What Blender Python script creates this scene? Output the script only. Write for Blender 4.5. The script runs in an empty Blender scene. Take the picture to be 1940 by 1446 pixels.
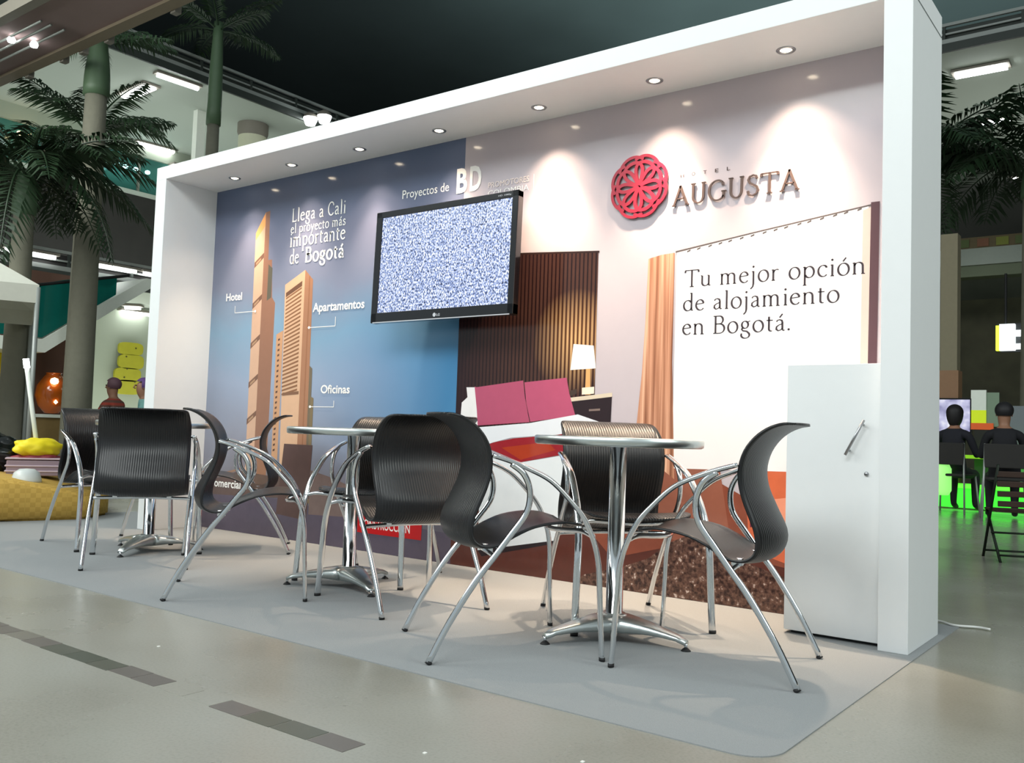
import bpy, bmesh, math, random
from mathutils import Vector, Matrix, noise
random.seed(7)
PI = math.pi
S = bpy.context.scene
C = S.collection
# ------------------------------------------------------------------ camera, world, lights, exposure
cam_d = bpy.data.cameras.new('camera'); cam = bpy.data.objects.new('camera', cam_d); C.objects.link(cam)
F_PX, CAM = 1718.1073, Vector((5.7776, -3.4509, 0.7385))
yaw, pitch, roll = -0.64797, 0.05704, 0.03381
fw = Vector((math.sin(yaw)*math.cos(pitch), math.cos(yaw)*math.cos(pitch), math.sin(pitch)))
r0 = Vector((math.cos(yaw), -math.sin(yaw), 0)); u0 = r0.cross(fw)
rt = math.cos(roll)*r0 + math.sin(roll)*u0; up = -math.sin(roll)*r0 + math.cos(roll)*u0
cam.matrix_world = Matrix(((rt.x, up.x, -fw.x, CAM.x), (rt.y, up.y, -fw.y, CAM.y), (rt.z, up.z, -fw.z, CAM.z), (0, 0, 0, 1)))
cam_d.sensor_width = 36; cam_d.lens = F_PX/1940*36; cam_d.clip_end = 200
S.camera = cam
S.view_settings.view_transform = 'Standard'; S.view_settings.look = 'None'
S.view_settings.gamma = 1; S.view_settings.use_curve_mapping = False
S.view_settings.exposure = 0.6
w = bpy.data.worlds.new('hall_ambient'); S.world = w; w.use_nodes = True
bg = w.node_tree.nodes['Background']; bg.inputs[0].default_value = (0.80, 0.92, 0.96, 1); bg.inputs[1].default_value = 0.34

def area(name, loc, target, sx, sy, power, col):
    l = bpy.data.lights.new(name, 'AREA'); l.shape = 'RECTANGLE'; l.size = sx; l.size_y = sy; l.energy = power; l.color = col
    o = bpy.data.objects.new(name, l); C.objects.link(o); o.location = loc
    o.rotation_euler = (Vector(target)-Vector(loc)).to_track_quat('-Z', 'Y').to_euler()
    return o
area('hall_light', (4.5, -7.0, 6.2), (3.0, 0, 1.0), 7, 2.2, 290, (0.95, 1.0, 0.99))
area('hall_light', (13.0, 0.5, 6.0), (4.9, 0.2, 1.0), 4, 3, 220, (0.92, 1.0, 0.97))  # added on the right to brighten the column's outer side face
area('hall_light', (-3.0, -5.5, 6.2), (0.5, 0, 0.5), 5, 2.2, 230, (0.94, 1.0, 0.97))
area('atrium_fill', (-12.5, 7.0, 3.9), (-12.5, 7.0, 9), 5, 8, 125, (0.92, 1.0, 0.93))  # unseen fill facing up, added to brighten the upper gallery soffit
area('atrium_fill', (-11.5, 5.5, 0.9), (-11.5, 5.5, 9), 4, 7, 110, (0.95, 1.0, 0.90))  # unseen fill near the floor, added to lighten the lower left walls
area('atrium_fill', (0.0, 17.0, 8.6), (0.0, 17.0, 13), 16, 14, 700, (0.75, 1.0, 0.95))  # unseen fill aimed upward, added to lift the dark roof
area('atrium_fill', (3.5, 16.0, 5.0), (3.5, 16.0, 9), 6, 5, 45, (0.95, 1.0, 0.92))  # added up-facing fill for the far right soffit, no visible fitting
area('hall_light', (-5.5, -2.5, 5.2), (-6.5, 3.0, 1.0), 4, 2, 150, (0.95, 1.0, 0.93))
area('food_court_light', (3.0, 12.8, 6.9), (3.4, 12.0, 0), 6, 2, 50, (0.85, 1.0, 0.80))

# ------------------------------------------------------------------ helpers
def sl(c):
    return tuple(((x/255)/12.92 if x/255 <= .04045 else ((x/255+.055)/1.055)**2.4) for x in c)
def mat(name, col, rough=.6, metal=0., spec=.5, emit=0., ns=0., nscale=20., bump=0., coat=0., ecol=None):
    m = bpy.data.materials.new(name); m.use_nodes = True; nt = m.node_tree; b = nt.nodes['Principled BSDF']
    c = (*sl(col), 1)
    b.inputs['Base Color'].default_value = c; b.inputs['Roughness'].default_value = rough
    b.inputs['Metallic'].default_value = metal; b.inputs['Specular IOR Level'].default_value = spec
    b.inputs['Coat Weight'].default_value = coat
    if emit:
        b.inputs['Emission Color'].default_value = (*sl(ecol or col), 1); b.inputs['Emission Strength'].default_value = emit
    tc = nt.nodes.new('ShaderNodeTexCoord')
    n = nt.nodes.new('ShaderNodeTexNoise'); n.inputs['Scale'].default_value = nscale; n.inputs['Detail'].default_value = 4
    nt.links.new(tc.outputs['Object'], n.inputs['Vector'])
    amt = ns if ns else .04
    hv = nt.nodes.new('ShaderNodeHueSaturation'); hv.inputs['Color'].default_value = c
    mr = nt.nodes.new('ShaderNodeMapRange'); mr.inputs[3].default_value = 1-amt; mr.inputs[4].default_value = 1+amt
    nt.links.new(n.outputs['Fac'], mr.inputs[0]); nt.links.new(mr.outputs[0], hv.inputs['Value'])
    nt.links.new(hv.outputs[0], b.inputs['Base Color'])
    if bump:
        bp = nt.nodes.new('ShaderNodeBump'); bp.inputs['Strength'].default_value = bump; bp.inputs['Distance'].default_value = .01
        nt.links.new(n.outputs['Fac'], bp.inputs['Height']); nt.links.new(bp.outputs[0], b.inputs['Normal'])
    return m
def nodes(m):
    return m.node_tree, m.node_tree.nodes['Principled BSDF']
def ramp(nt, fac, stops):
    r = nt.nodes.new('ShaderNodeValToRGB'); e = r.color_ramp.elements
    while len(e) < len(stops): e.new(.5)
    for k, (p, c) in enumerate(stops): e[k].position = p; e[k].color = (*sl(c), 1)
    nt.links.new(fac, r.inputs[0]); return r.outputs[0]
def maprange(nt, v, a, b_, c=0., d=1.):
    n = nt.nodes.new('ShaderNodeMapRange'); n.inputs[1].default_value = a; n.inputs[2].default_value = b_
    n.inputs[3].default_value = c; n.inputs[4].default_value = d; nt.links.new(v, n.inputs[0]); return n.outputs[0]
def mixc(nt, f, a, b_):
    n = nt.nodes.new('ShaderNodeMix'); n.data_type = 'RGBA'; nt.links.new(f, n.inputs[0])
    for s, v in ((6, a), (7, b_)):
        if isinstance(v, tuple): n.inputs[s].default_value = (*sl(v), 1)
        else: nt.links.new(v, n.inputs[s])
    return n.outputs[2]
def sepxyz(nt, which='Object'):
    tc = nt.nodes.new('ShaderNodeTexCoord'); s = nt.nodes.new('ShaderNodeSeparateXYZ')
    nt.links.new(tc.outputs[which], s.inputs[0]); return tc.outputs[which], s.outputs

def obj(name, bm, m, parent=None, smooth=False):
    me = bpy.data.meshes.new(name)
    if isinstance(bm, bmesh.types.BMesh): bm.to_mesh(me); bm.free()
    else: me.from_pydata(bm[0], [], bm[1]); me.update()
    for x in (m if isinstance(m, (list, tuple)) else [m]): me.materials.append(x)
    if smooth:
        for p in me.polygons: p.use_smooth = True
    o = bpy.data.objects.new(name, me); C.objects.link(o)
    if parent is not None: o.parent = parent
    return o
def tag(o, label=None, cat=None, group=None, kind=None):
    if label: o['label'] = label
    if cat: o['category'] = cat
    if group: o['group'] = group
    if kind: o['kind'] = kind
    return o
def struct(name, bm, m, parent=None, smooth=False, label=None):
    o = obj(name, bm, m, parent, smooth)
    if parent is None: o['kind'] = 'structure'
    if label: o['label'] = label
    return o
def thing(name, label, cat, loc=(0, 0, 0), rz=0., group=None):
    o = bpy.data.objects.new(name, None); C.objects.link(o); o.location = loc; o.rotation_euler = (0, 0, rz)
    return tag(o, label, cat, group)
def copy_tree(o, parent=None):
    c = o.copy(); C.objects.link(c); c.parent = parent
    for ch in [x for x in list(bpy.data.objects) if x.parent == o]: copy_tree(ch, c)
    return c
def box(x0, x1, y0, y1, z0, z1, bm=None, bev=0.):
    b = bm or bmesh.new()
    r = bmesh.ops.create_cube(b, size=1.0)
    for v in r['verts']:
        v.co = Vector(((x0+x1)/2+v.co.x*(x1-x0), (y0+y1)/2+v.co.y*(y1-y0), (z0+z1)/2+v.co.z*(z1-z0)))
    if bev:
        es = list({e for v in r['verts'] for e in v.link_edges})
        bmesh.ops.bevel(b, geom=es, offset=bev, segments=2, affect='EDGES', profile=.5)
    return b
def catmull(pts, n=6):
    pts = [Vector(p) for p in pts]; P = [2*pts[0]-pts[1]]+pts+[2*pts[-1]-pts[-2]]; o = []
    for i in range(1, len(P)-2):
        for k in range(n):
            t = k/n; a, b, c, d = P[i-1], P[i], P[i+1], P[i+2]
            o.append(.5*((2*b)+(c-a)*t+(2*a-5*b+4*c-d)*t*t+(3*b-a-3*c+d)*t**3))
    o.append(pts[-1]); return o
def sweep(path, ra, rb, side, seg=12, bm=None, caps=True):
    b = bm or bmesh.new(); rings = []; n = len(path)
    for i, p in enumerate(path):
        t = (path[min(i+1, n-1)]-path[max(i-1, 0)]).normalized()
        s = Vector(side); s = (s-t*s.dot(t))
        s = s.normalized() if s.length > 1e-6 else t.orthogonal().normalized()
        q = t.cross(s)
        A = ra(i/(n-1)) if callable(ra) else ra; B = rb(i/(n-1)) if callable(rb) else rb
        rings.append([b.verts.new(p+s*A*math.cos(2*PI*k/seg)+q*B*math.sin(2*PI*k/seg)) for k in range(seg)])
    for a, c in zip(rings, rings[1:]):
        for k in range(seg): b.faces.new((a[k], a[(k+1) % seg], c[(k+1) % seg], c[k]))
    if caps: b.faces.new(rings[0][::-1]); b.faces.new(rings[-1])
    return b
def tube(p0, p1, r, seg=12, bm=None):
    return sweep([Vector(p0), Vector(p1)], r, r, (1, .01, .02) if abs((Vector(p1)-Vector(p0)).normalized().x) < .9 else (0, 1, 0), seg, bm)
def lathe(prof, seg=32, c=(0, 0, 0), bm=None):
    b = bm or bmesh.new(); rings = []
    for r, z in prof:
        if r < 1e-6: rings.append([b.verts.new((c[0], c[1], c[2]+z))])
        else: rings.append([b.verts.new((c[0]+r*math.cos(2*PI*k/seg), c[1]+r*math.sin(2*PI*k/seg), c[2]+z)) for k in range(seg)])
    for a, d in zip(rings, rings[1:]):
        if len(a) == 1 and len(d) == 1: continue
        for k in range(seg):
            k2 = (k+1) % seg
            if len(a) == 1: b.faces.new((a[0], d[k2], d[k]))
            elif len(d) == 1: b.faces.new((a[k], a[k2], d[0]))
            else: b.faces.new((a[k], a[k2], d[k2], d[k]))
    bmesh.ops.recalc_face_normals(b, faces=b.faces)
    return b
def prism(poly, y0, y1, bm=None):           # polygon in (x, z), thickness along y
    b = bm or bmesh.new()
    A = [b.verts.new((x, y0, z)) for x, z in poly]; B = [b.verts.new((x, y1, z)) for x, z in poly]
    n = len(poly); fs = [b.faces.new(A), b.faces.new(B[::-1])]
    for i in range(n): fs.append(b.faces.new((A[i], B[i], B[(i+1) % n], A[(i+1) % n])))
    bmesh.ops.recalc_face_normals(b, faces=fs); return b
def extr(poly, z0, z1, bm=None):            # polygon in (x, y), thickness along z
    b = bm or bmesh.new()
    A = [b.verts.new((x, y, z0)) for x, y in poly]; B = [b.verts.new((x, y, z1)) for x, y in poly]
    n = len(poly); fs = [b.faces.new(A), b.faces.new(B[::-1])]
    for i in range(n): fs.append(b.faces.new((A[i], B[i], B[(i+1) % n], A[(i+1) % n])))
    bmesh.ops.recalc_face_normals(b, faces=fs); return b

# ------------------------------------------------------------------ materials
M = {}
M['white'] = mat('white_lacquer_board', (236, 238, 238), .45, ns=.015)
M['chrome'] = mat('polished_chrome', (225, 228, 230), .10, 1.0, ns=.01)
M['alu'] = mat('brushed_aluminium', (214, 220, 218), .34, 1.0, ns=.03)
M['rubber'] = mat('black_rubber', (20, 20, 22), .6)
M['bezel'] = mat('gloss_black_plastic', (14, 14, 18), .16, coat=.6)
M['carpet'] = mat('grey_carpet', (150, 153, 154), .95, spec=.1, ns=.10, nscale=260, bump=.25)
M['steel'] = mat('satin_steel', (170, 172, 175), .35, 1.0)
# ribbed chair plastic
m = mat('ribbed_black_plastic', (24, 24, 26), .36, spec=.5); nt, b = nodes(m)
co, xyz = sepxyz(nt); wv = nt.nodes.new('ShaderNodeTexWave'); wv.bands_direction = 'X'; wv.inputs['Scale'].default_value = 28
nt.links.new(co, wv.inputs['Vector']); bp = nt.nodes.new('ShaderNodeBump'); bp.inputs['Strength'].default_value = .35; bp.inputs['Distance'].default_value = .003
nt.links.new(wv.outputs['Fac'], bp.inputs['Height']); nt.links.new(bp.outputs[0], b.inputs['Normal']); M['plastic'] = m
# polished concrete floor
m = mat('polished_concrete', (150, 148, 136), .27, spec=.5); nt, b = nodes(m)
co, xyz = sepxyz(nt)
n1 = nt.nodes.new('ShaderNodeTexNoise'); n1.inputs['Scale'].default_value = .9; n1.inputs['Detail'].default_value = 7; nt.links.new(co, n1.inputs['Vector'])
n2 = nt.nodes.new('ShaderNodeTexNoise'); n2.inputs['Scale'].default_value = 120; n2.inputs['Detail'].default_value = 3; nt.links.new(co, n2.inputs['Vector'])
c1 = ramp(nt, n1.outputs['Fac'], [(.3, (138, 135, 124)), (.5, (152, 150, 140)), (.7, (162, 162, 154))])
c2 = mixc(nt, maprange(nt, n2.outputs['Fac'], .45, .8, 0, .35), c1, (112, 110, 100))
nt.links.new(c2, b.inputs['Base Color'])
nt.links.new(maprange(nt, n1.outputs['Fac'], .3, .7, .20, .34), b.inputs['Roughness']); M['floor'] = m

# ------------------------------------------------------------------ setting: floor, hall shell
struct('floor', box(-40, 30, -14, 45, -.3, 0), M['floor'])
M['tile'] = [mat('slate_inlay_%d' % k, c, .33) for k, c in enumerate([(92, 94, 84), (108, 103, 98), (84, 88, 78), (120, 116, 108), (74, 78, 68)])]
fl = bpy.data.objects['floor']
xs = 1.55; k = 0
pat = [1, 3, 1, 0, 4, 2, 1, 1, 3, 1, 0, 2, 0, 1, 1, 3, 1, 1, 0, 0]
while xs < 4.2:
    wd = .115+.03*random.random()
    if not (3.44 < xs < 3.66):
        sh = random.uniform(-.004, .004)
        obj('inlay_tile', box(xs+.002, xs+wd-.002, -1.985+sh, -1.912+sh, -.004, .0012, bev=.0005), M['tile'][pat[k % len(pat)]], fl)
    else:
        obj('inlay_tile', box(xs+.002, xs+wd-.002, -1.985, -1.912, -.004, .001, bev=.0005), M['floor'], fl)
    xs += wd; k += 1
# hall roof: dark, high above, and the far end wall
M['dark'] = mat('dark_roof_void', (74, 82, 84), .9, ns=.35, nscale=.25)
M['darkwall'] = mat('dark_far_wall', (44, 46, 42), .9, ns=.5, nscale=1.2)
struct('ceiling', box(-40, 30, 4.7, 45, 12.5, 12.8), M['dark'])
struct('wall_far', box(-40, 30, 34, 34.4, 0, 12.5), M['dark'])
struct('wall_right', box(17, 17.3, 2, 34, 0, 12.5), M['darkwall'])

# ------------------------------------------------------------------ exhibition stand
W, TC, DW, DC, HH = 4.8532, .1029, .4111, .4682, 2.5
TL, TB = .1181-.0, .0899
stand = thing('exhibition_stand', 'white exhibition stand with canopy, mural back wall and raised hotel lettering', 'stand')
def part(name, bm, m, smooth=False, label=None, parent=None):
    o = obj(name, bm, m, parent or stand, smooth)
    if label: o['label'] = label
    return o
part('side_panel', box(0, TL, 0, DC, 0.003, HH-TB, bev=.002), M['white'], label='white left end panel')
part('canopy', box(0, W, 0, DC, HH-TB, HH, bev=.002), M['white'], label='white overhead canopy')
column = part('column', box(W, W+TC, 0, DC, 0.003, HH, bev=.002), M['white'], label='white right end column')
obj('seam', box(W+TC, W+TC+.0015, .01, DC-.01, HH-TB-.003, HH-TB+.001), mat('seam_shadow_gap', (120, 125, 125), .8), column)
back = part('back_wall', box(TL, W, DW, DC-.002, 0.003, HH-TB), M['white'], label='back wall covered by the printed mural')

# --- mural (flat print glued on the back wall)
LAY = [0]
def layer():
    LAY[0] += 1; return DW-.0004-.00002*LAY[0]
def pr(name, poly, m, label=None):
    y = layer()
    o = obj(name, ([(x, y, z) for x, z in poly], [tuple(range(len(poly)))]), m, back)
    # face towards the viewer
    if o.data.polygons[0].normal.y > 0: o.data.flip_normals()
    if label: o['label'] = label
    return o
def pmat(name, col, **k):
    m = mat(name, col, .13, ns=k.pop('ns', .03), **k); m.node_tree.nodes['Principled BSDF'].inputs['Specular IOR Level'].default_value = .4
    return m
# sky print
m = pmat('print_evening_sky', (130, 145, 175)); nt, b = nodes(m); co, xyz = sepxyz(nt)
nz = nt.nodes.new('ShaderNodeTexNoise'); nz.inputs['Scale'].default_value = 1.6; nz.inputs['Detail'].default_value = 4; nt.links.new(co, nz.inputs['Vector'])
ad = nt.nodes.new('ShaderNodeMath'); ad.operation = 'MULTIPLY_ADD'; nt.links.new(nz.outputs['Fac'], ad.inputs[0]); ad.inputs[1].default_value = .5; nt.links.new(xyz[2], ad.inputs[2])
f = maprange(nt, ad.outputs[0], .25, 2.65)
c = ramp(nt, f, [(0., (88, 84, 98)), (.16, (122, 118, 126)), (.26, (144, 148, 164)), (.42, (150, 164, 188)), (.56, (126, 158, 184)), (.70, (126, 132, 154)), (.85, (112, 116, 138)), (1., (96, 108, 136))])
fx = maprange(nt, xyz[0], 1.2, 2.4); fz = maprange(nt, xyz[2], .35, .8); fz2 = maprange(nt, xyz[2], 1.75, 1.2)
mm = nt.nodes.new('ShaderNodeMath'); mm.operation = 'MULTIPLY'; nt.links.new(fx, mm.inputs[0]); nt.links.new(fz, mm.inputs[1])
m2 = nt.nodes.new('ShaderNodeMath'); m2.operation = 'MULTIPLY'; nt.links.new(mm.outputs[0], m2.inputs[0]); nt.links.new(fz2, m2.inputs[1])
nt.links.new(mixc(nt, m2.outputs[0], c, (70, 128, 172)), b.inputs['Base Color'])
pr('sky_print', [(TL, .004), (2.468, .004), (2.468, 2.41), (TL, 2.41)], m, 'blue evening sky half of the mural')
M['roomwall'] = pmat('print_room_wall', (192, 182, 188), ns=.02)
pr('room_print', [(2.468, .004), (W, .004), (W, 2.41), (2.468, 2.41)], M['roomwall'], 'hotel room half of the mural')
# towers
def P(name, poly, col, ns=.05, label=None): return pr(name, poly, pmat('print_'+name, col, ns=ns), label)
P('tower_print', [(.69, 2.195), (.735, 2.20), (.74, 1.86), (.78, 1.86), (.80, 1.60), (.835, 1.56), (.825, .33), (.69, .33)], (148, 108, 88))
P('tower_print', [(.59, 2.06), (.69, 2.195), (.69, .33), (.60, .33)], (206, 168, 142), label='tall slim tower on the mural')
P('tower_print', [(.59, 2.06), (.69, 2.195), (.69, 2.10), (.592, 2.01)], (222, 158, 100))
P('tower_print', [(.745, 1.83), (.79, 1.80), (.79, 1.60), (.745, 1.58)], (96, 92, 80))
for z in (1.86, 1.575, 1.30, 1.03, .78):
    P('tower_band_print', [(.592, z-.045), (.69, z+.02), (.69, z+.055), (.592, z-.005)], (122, 90, 74))
    P('tower_window_print', [(.61, z-.025), (.66, z+.008), (.66, z+.022), (.61, z-.008)], (176, 140, 110))
P('tower_print', [(.865, 1.345), (.935, 1.37), (.935, .40), (.875, .40)], (198, 152, 116))
for k in range(22):
    z = 1.30-.035*k; P('window_print', [(.885, z), (.905, z+.006), (.905, z+.02), (.885, z+.014)], (96, 70, 60))
P('tower_print', [(1.13, 1.76), (1.21, 1.69), (1.225, .25), (1.13, .25)], (166, 120, 92))
P('tower_print', [(1.172, 1.72), (1.182, 1.712), (1.188, .25), (1.176, .25)], (150, 104, 76))
P('tower_print', [(.932, 1.675), (1.13, 1.76), (1.13, .25), (.965, .25)], (214, 174, 142), label='broad louvred tower on the mural')
P('tower_band_print', [(.945, 1.62), (1.105, 1.69), (1.105, 1.655), (.945, 1.59)], (110, 78, 60))
for k in range(26):
    z = 1.575-.0255*k; P('louvre_print', [(.948, z), (1.103, z+.062-.0012*k), (1.103, z+.075-.0012*k), (.948, z+.011)], (138, 98, 70))
P('tower_band_print', [(.958, .935), (1.12, .945), (1.12, .965), (.958, .955)], (128, 94, 72))
P('tower_print', [(1.215, 1.13), (1.243, 1.11), (1.25, .25), (1.222, .25)], (116, 104, 86))
P('tower_print', [(1.24, .93), (1.268, .92), (1.27, .25), (1.24, .25)], (128, 112, 84))
# city foreground under the towers
P('city_print', [(TL, .004), (2.468, .004), (2.468, .17), (1.6, .20), (1.0, .26), (TL, .24)], (92, 84, 100), .10)
P('city_print', [(TL, .24), (.6, .25), (1.3, .28), (1.3, .44), (.9, .40), (.55, .42), (.3, .36), (TL, .38)], (98, 80, 76), .15)
P('city_print', [(.95, .16), (1.25, .14), (1.28, .62), (1.0, .62)], (92, 70, 66), .1)
P('city_print', [(1.27, .18), (1.8, .2), (1.75, .35), (1.5, .42), (1.27, .46)], (122, 104, 100), .15)
P('city_print', [(TL, .385), (.3, .365), (.55, .425), (.55, .44), (.3, .385), (TL, .40)], (150, 118, 98), .1)
# bedroom print
m = pmat('print_wood_slats', (70, 44, 38)); nt, b = nodes(m); co, xyz = sepxyz(nt)
wv = nt.nodes.new('ShaderNodeTexWave'); wv.bands_direction = 'X'; wv.inputs['Scale'].default_value = 12.8; nt.links.new(co, wv.inputs['Vector'])
c = ramp(nt, wv.outputs['Fac'], [(.0, (30, 18, 20)), (.4, (60, 38, 34)), (.8, (84, 56, 46)), (1., (70, 46, 40))])
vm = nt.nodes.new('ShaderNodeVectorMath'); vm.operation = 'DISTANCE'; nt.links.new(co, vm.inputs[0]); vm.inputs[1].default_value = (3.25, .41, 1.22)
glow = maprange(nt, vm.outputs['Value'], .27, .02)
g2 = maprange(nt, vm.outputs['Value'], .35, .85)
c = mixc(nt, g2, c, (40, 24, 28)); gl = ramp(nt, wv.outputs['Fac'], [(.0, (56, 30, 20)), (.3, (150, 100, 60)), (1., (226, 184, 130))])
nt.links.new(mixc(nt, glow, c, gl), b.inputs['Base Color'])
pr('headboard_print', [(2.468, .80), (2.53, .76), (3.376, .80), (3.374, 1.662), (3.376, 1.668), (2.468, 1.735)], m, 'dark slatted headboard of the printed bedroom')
P('headboard_edge_print', [(2.468, 1.725), (3.38, 1.662), (3.38, 1.672), (2.468, 1.737)], (48, 34, 32))
P('bedroom_floor_print', [(2.468, .004), (4.36, .004), (4.36, .40), (3.8, .55), (2.9, .45), (2.468, .80)], (92, 50, 42), .12, 'brown floor of the printed bedroom')
P('table_lamp_print', [(3.318, .945), (3.35, .945), (3.345, 1.08), (3.322, 1.08)], (226, 170, 110))
P('table_lamp_print', [(3.30, .945), (3.372, .95), (3.372, .985), (3.30, .98)], (240, 226, 205))
P('table_lamp_print', [(3.241, 1.204), (3.362, 1.192), (3.378, 1.077), (3.226, 1.071)], (252, 246, 236), .01, 'white lampshade on the mural')
P('nightstand_print', [(3.245, .925), (3.476, .938), (3.47, .70), (3.30, .78), (3.245, .85)], (44, 32, 36))
P('nightstand_print', [(3.215, .928), (3.476, .955), (3.478, .935), (3.22, .908)], (214, 200, 178))
P('nightstand_print', [(3.345, .872), (3.41, .876), (3.41, .866), (3.345, .862)], (130, 112, 105))
P('clock_print', [(3.23, .935), (3.268, .95), (3.268, .975), (3.23, .965)], (70, 58, 50))
P('pillow_print', [(2.54, .985), (2.62, .985), (2.66, .78), (2.54, .765), (2.505, .82), (2.51, .90), (2.55, .93)], (232, 230, 230))
P('pillow_print', [(2.598, .99), (2.61, .985), (2.93, 1.02), (2.945, .93), (2.98, .80), (2.63, .775), (2.62, .86)], (176, 82, 110), .06, 'left pink pillow on the mural')
P('pillow_print', [(2.938, 1.01), (3.205, 1.032), (3.225, .95), (3.265, .838), (2.985, .802), (2.955, .90)], (182, 84, 114), .06, 'right pink pillow on the mural')
P('bedsheet_print', [(2.63, .765), (2.98, .795), (3.28, .845), (3.48, .79), (3.15, .738), (2.86, .715), (2.72, .68), (2.66, .66)], (226, 230, 236), .02, 'white top sheet of the printed bed')
P('blanket_print', [(2.68, .66), (2.74, .685), (2.88, .712), (3.16, .738), (3.42, .785), (3.60, .752), (3.76, .71), (3.62, .60), (3.2, .64), (2.93, .588)], (150, 42, 50), .12, 'red blanket on the printed bed')
P('blanket_print', [(2.80, .66), (3.1, .70), (3.15, .66), (2.93, .60)], (168, 62, 40), .10)
P('bedsheet_print', [(2.66, .645), (2.92, .585), (3.2, .635), (3.3, .60), (3.24, .40), (3.16, .19), (2.69, .07), (2.66, .10)], (222, 228, 232), .02)
P('bedsheet_fold_print', [(2.66, .10), (2.69, .07), (3.16, .185), (3.16, .20)], (40, 30, 34))
P('carpet_print', [(3.2, .42), (3.75, .66), (3.9, .62), (4.36, .40), (4.36, .20), (3.9, .26), (3.5, .15)], (136, 74, 56), .15)
P('armchair_print', [(3.60, .60), (3.84, .67), (4.05, .62), (4.1, .34), (3.85, .26), (3.65, .34)], (150, 92, 74), .10)
P('armchair_print', [(4.16, .66), (4.36, .72), (4.36, .22), (4.2, .26)], (206, 104, 70), .12, 'orange armchair on the mural')
P('armchair_print', [(4.18, .60), (4.26, .62), (4.30, .38), (4.2, .36)], (96, 36, 58), .12)
P('armchair_print', [(4.24, .48), (4.36, .50), (4.36, .38), (4.26, .36)], (232, 150, 120), .10)
m = pmat('print_shag_rug', (88, 62, 54)); nt, b = nodes(m); co, xyz = sepxyz(nt)
nz = nt.nodes.new('ShaderNodeTexNoise'); nz.inputs['Scale'].default_value = 55; nz.inputs['Detail'].default_value = 6; nt.links.new(co, nz.inputs['Vector'])
nt.links.new(ramp(nt, nz.outputs['Fac'], [(.36, (52, 34, 32)), (.5, (96, 68, 58)), (.62, (120, 90, 78)), (.70, (214, 196, 186))]), b.inputs['Base Color'])
pr('rug_print', [(3.30, .012), (3.34, .05), (3.55, .11), (3.70, .17), (3.80, .25), (3.95, .32), (4.05, .26), (4.2, .20), (4.36, .16), (W, .14), (W, .006), (3.30, .006)], m, 'brown shaggy rug on the mural')
# curtain and window of the printed room
m = pmat('print_curtain', (208, 150, 112)); nt, b = nodes(m); co, xyz = sepxyz(nt)
nz = nt.nodes.new('ShaderNodeTexNoise'); nz.inputs['Scale'].default_value = 1; nz.inputs['Detail'].default_value = 3
mp = nt.nodes.new('ShaderNodeMapping'); mp.inputs['Scale'].default_value = (48, 1, 1.1); nt.links.new(co, mp.inputs[0]); nt.links.new(mp.outputs[0], nz.inputs['Vector'])
nt.links.new(ramp(nt, nz.outputs['Fac'], [(.32, (132, 84, 62)), (.45, (178, 124, 96)), (.56, (206, 152, 122)), (.70, (232, 188, 158))]), b.inputs['Base Color'])
P('window_print', [(3.81, .60), (4.68, .62), (4.69, 1.735), (4.227, 1.678), (3.812, 1.62)], (238, 234, 234), .01, 'bright window blind of the printed room')
pr('curtain_print', [(3.66, 1.605), (3.73, 1.618), (3.80, 1.622), (3.80, 1.4), (3.80, 1.1), (3.812, .85), (3.825, .55), (3.75, .60), (3.6, .68), (3.618, .80), (3.64, 1.05), (3.652, 1.3)], m, 'tan curtain on the mural')
rodp = [(3.817, 1.625), (4.227, 1.68), (4.709, 1.738)]
P('curtain_rod_print', [(3.805, 1.621), (4.227, 1.677), (4.70, 1.735), (4.70, 1.742), (4.227, 1.684), (3.805, 1.629)], (92, 86, 86))
for k in range(16):
    x = 3.86+.052*k+.01*random.random(); z = 1.632+(x-3.817)*.131-.022
    P('curtain_hook_print', [(x, z), (x+.018, z+.006), (x+.018, z+.014), (x, z+.008)], (92, 86, 86))
P('window_frame_print', [(4.66, .7), (4.694, .7), (4.70, 1.73), (4.668, 1.72)], (206, 186, 178))
P('window_frame_print', [(4.694, 1.07), (4.73, 1.07), (4.735, 1.75), (4.70, 1.75)], (88, 66, 72))

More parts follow.
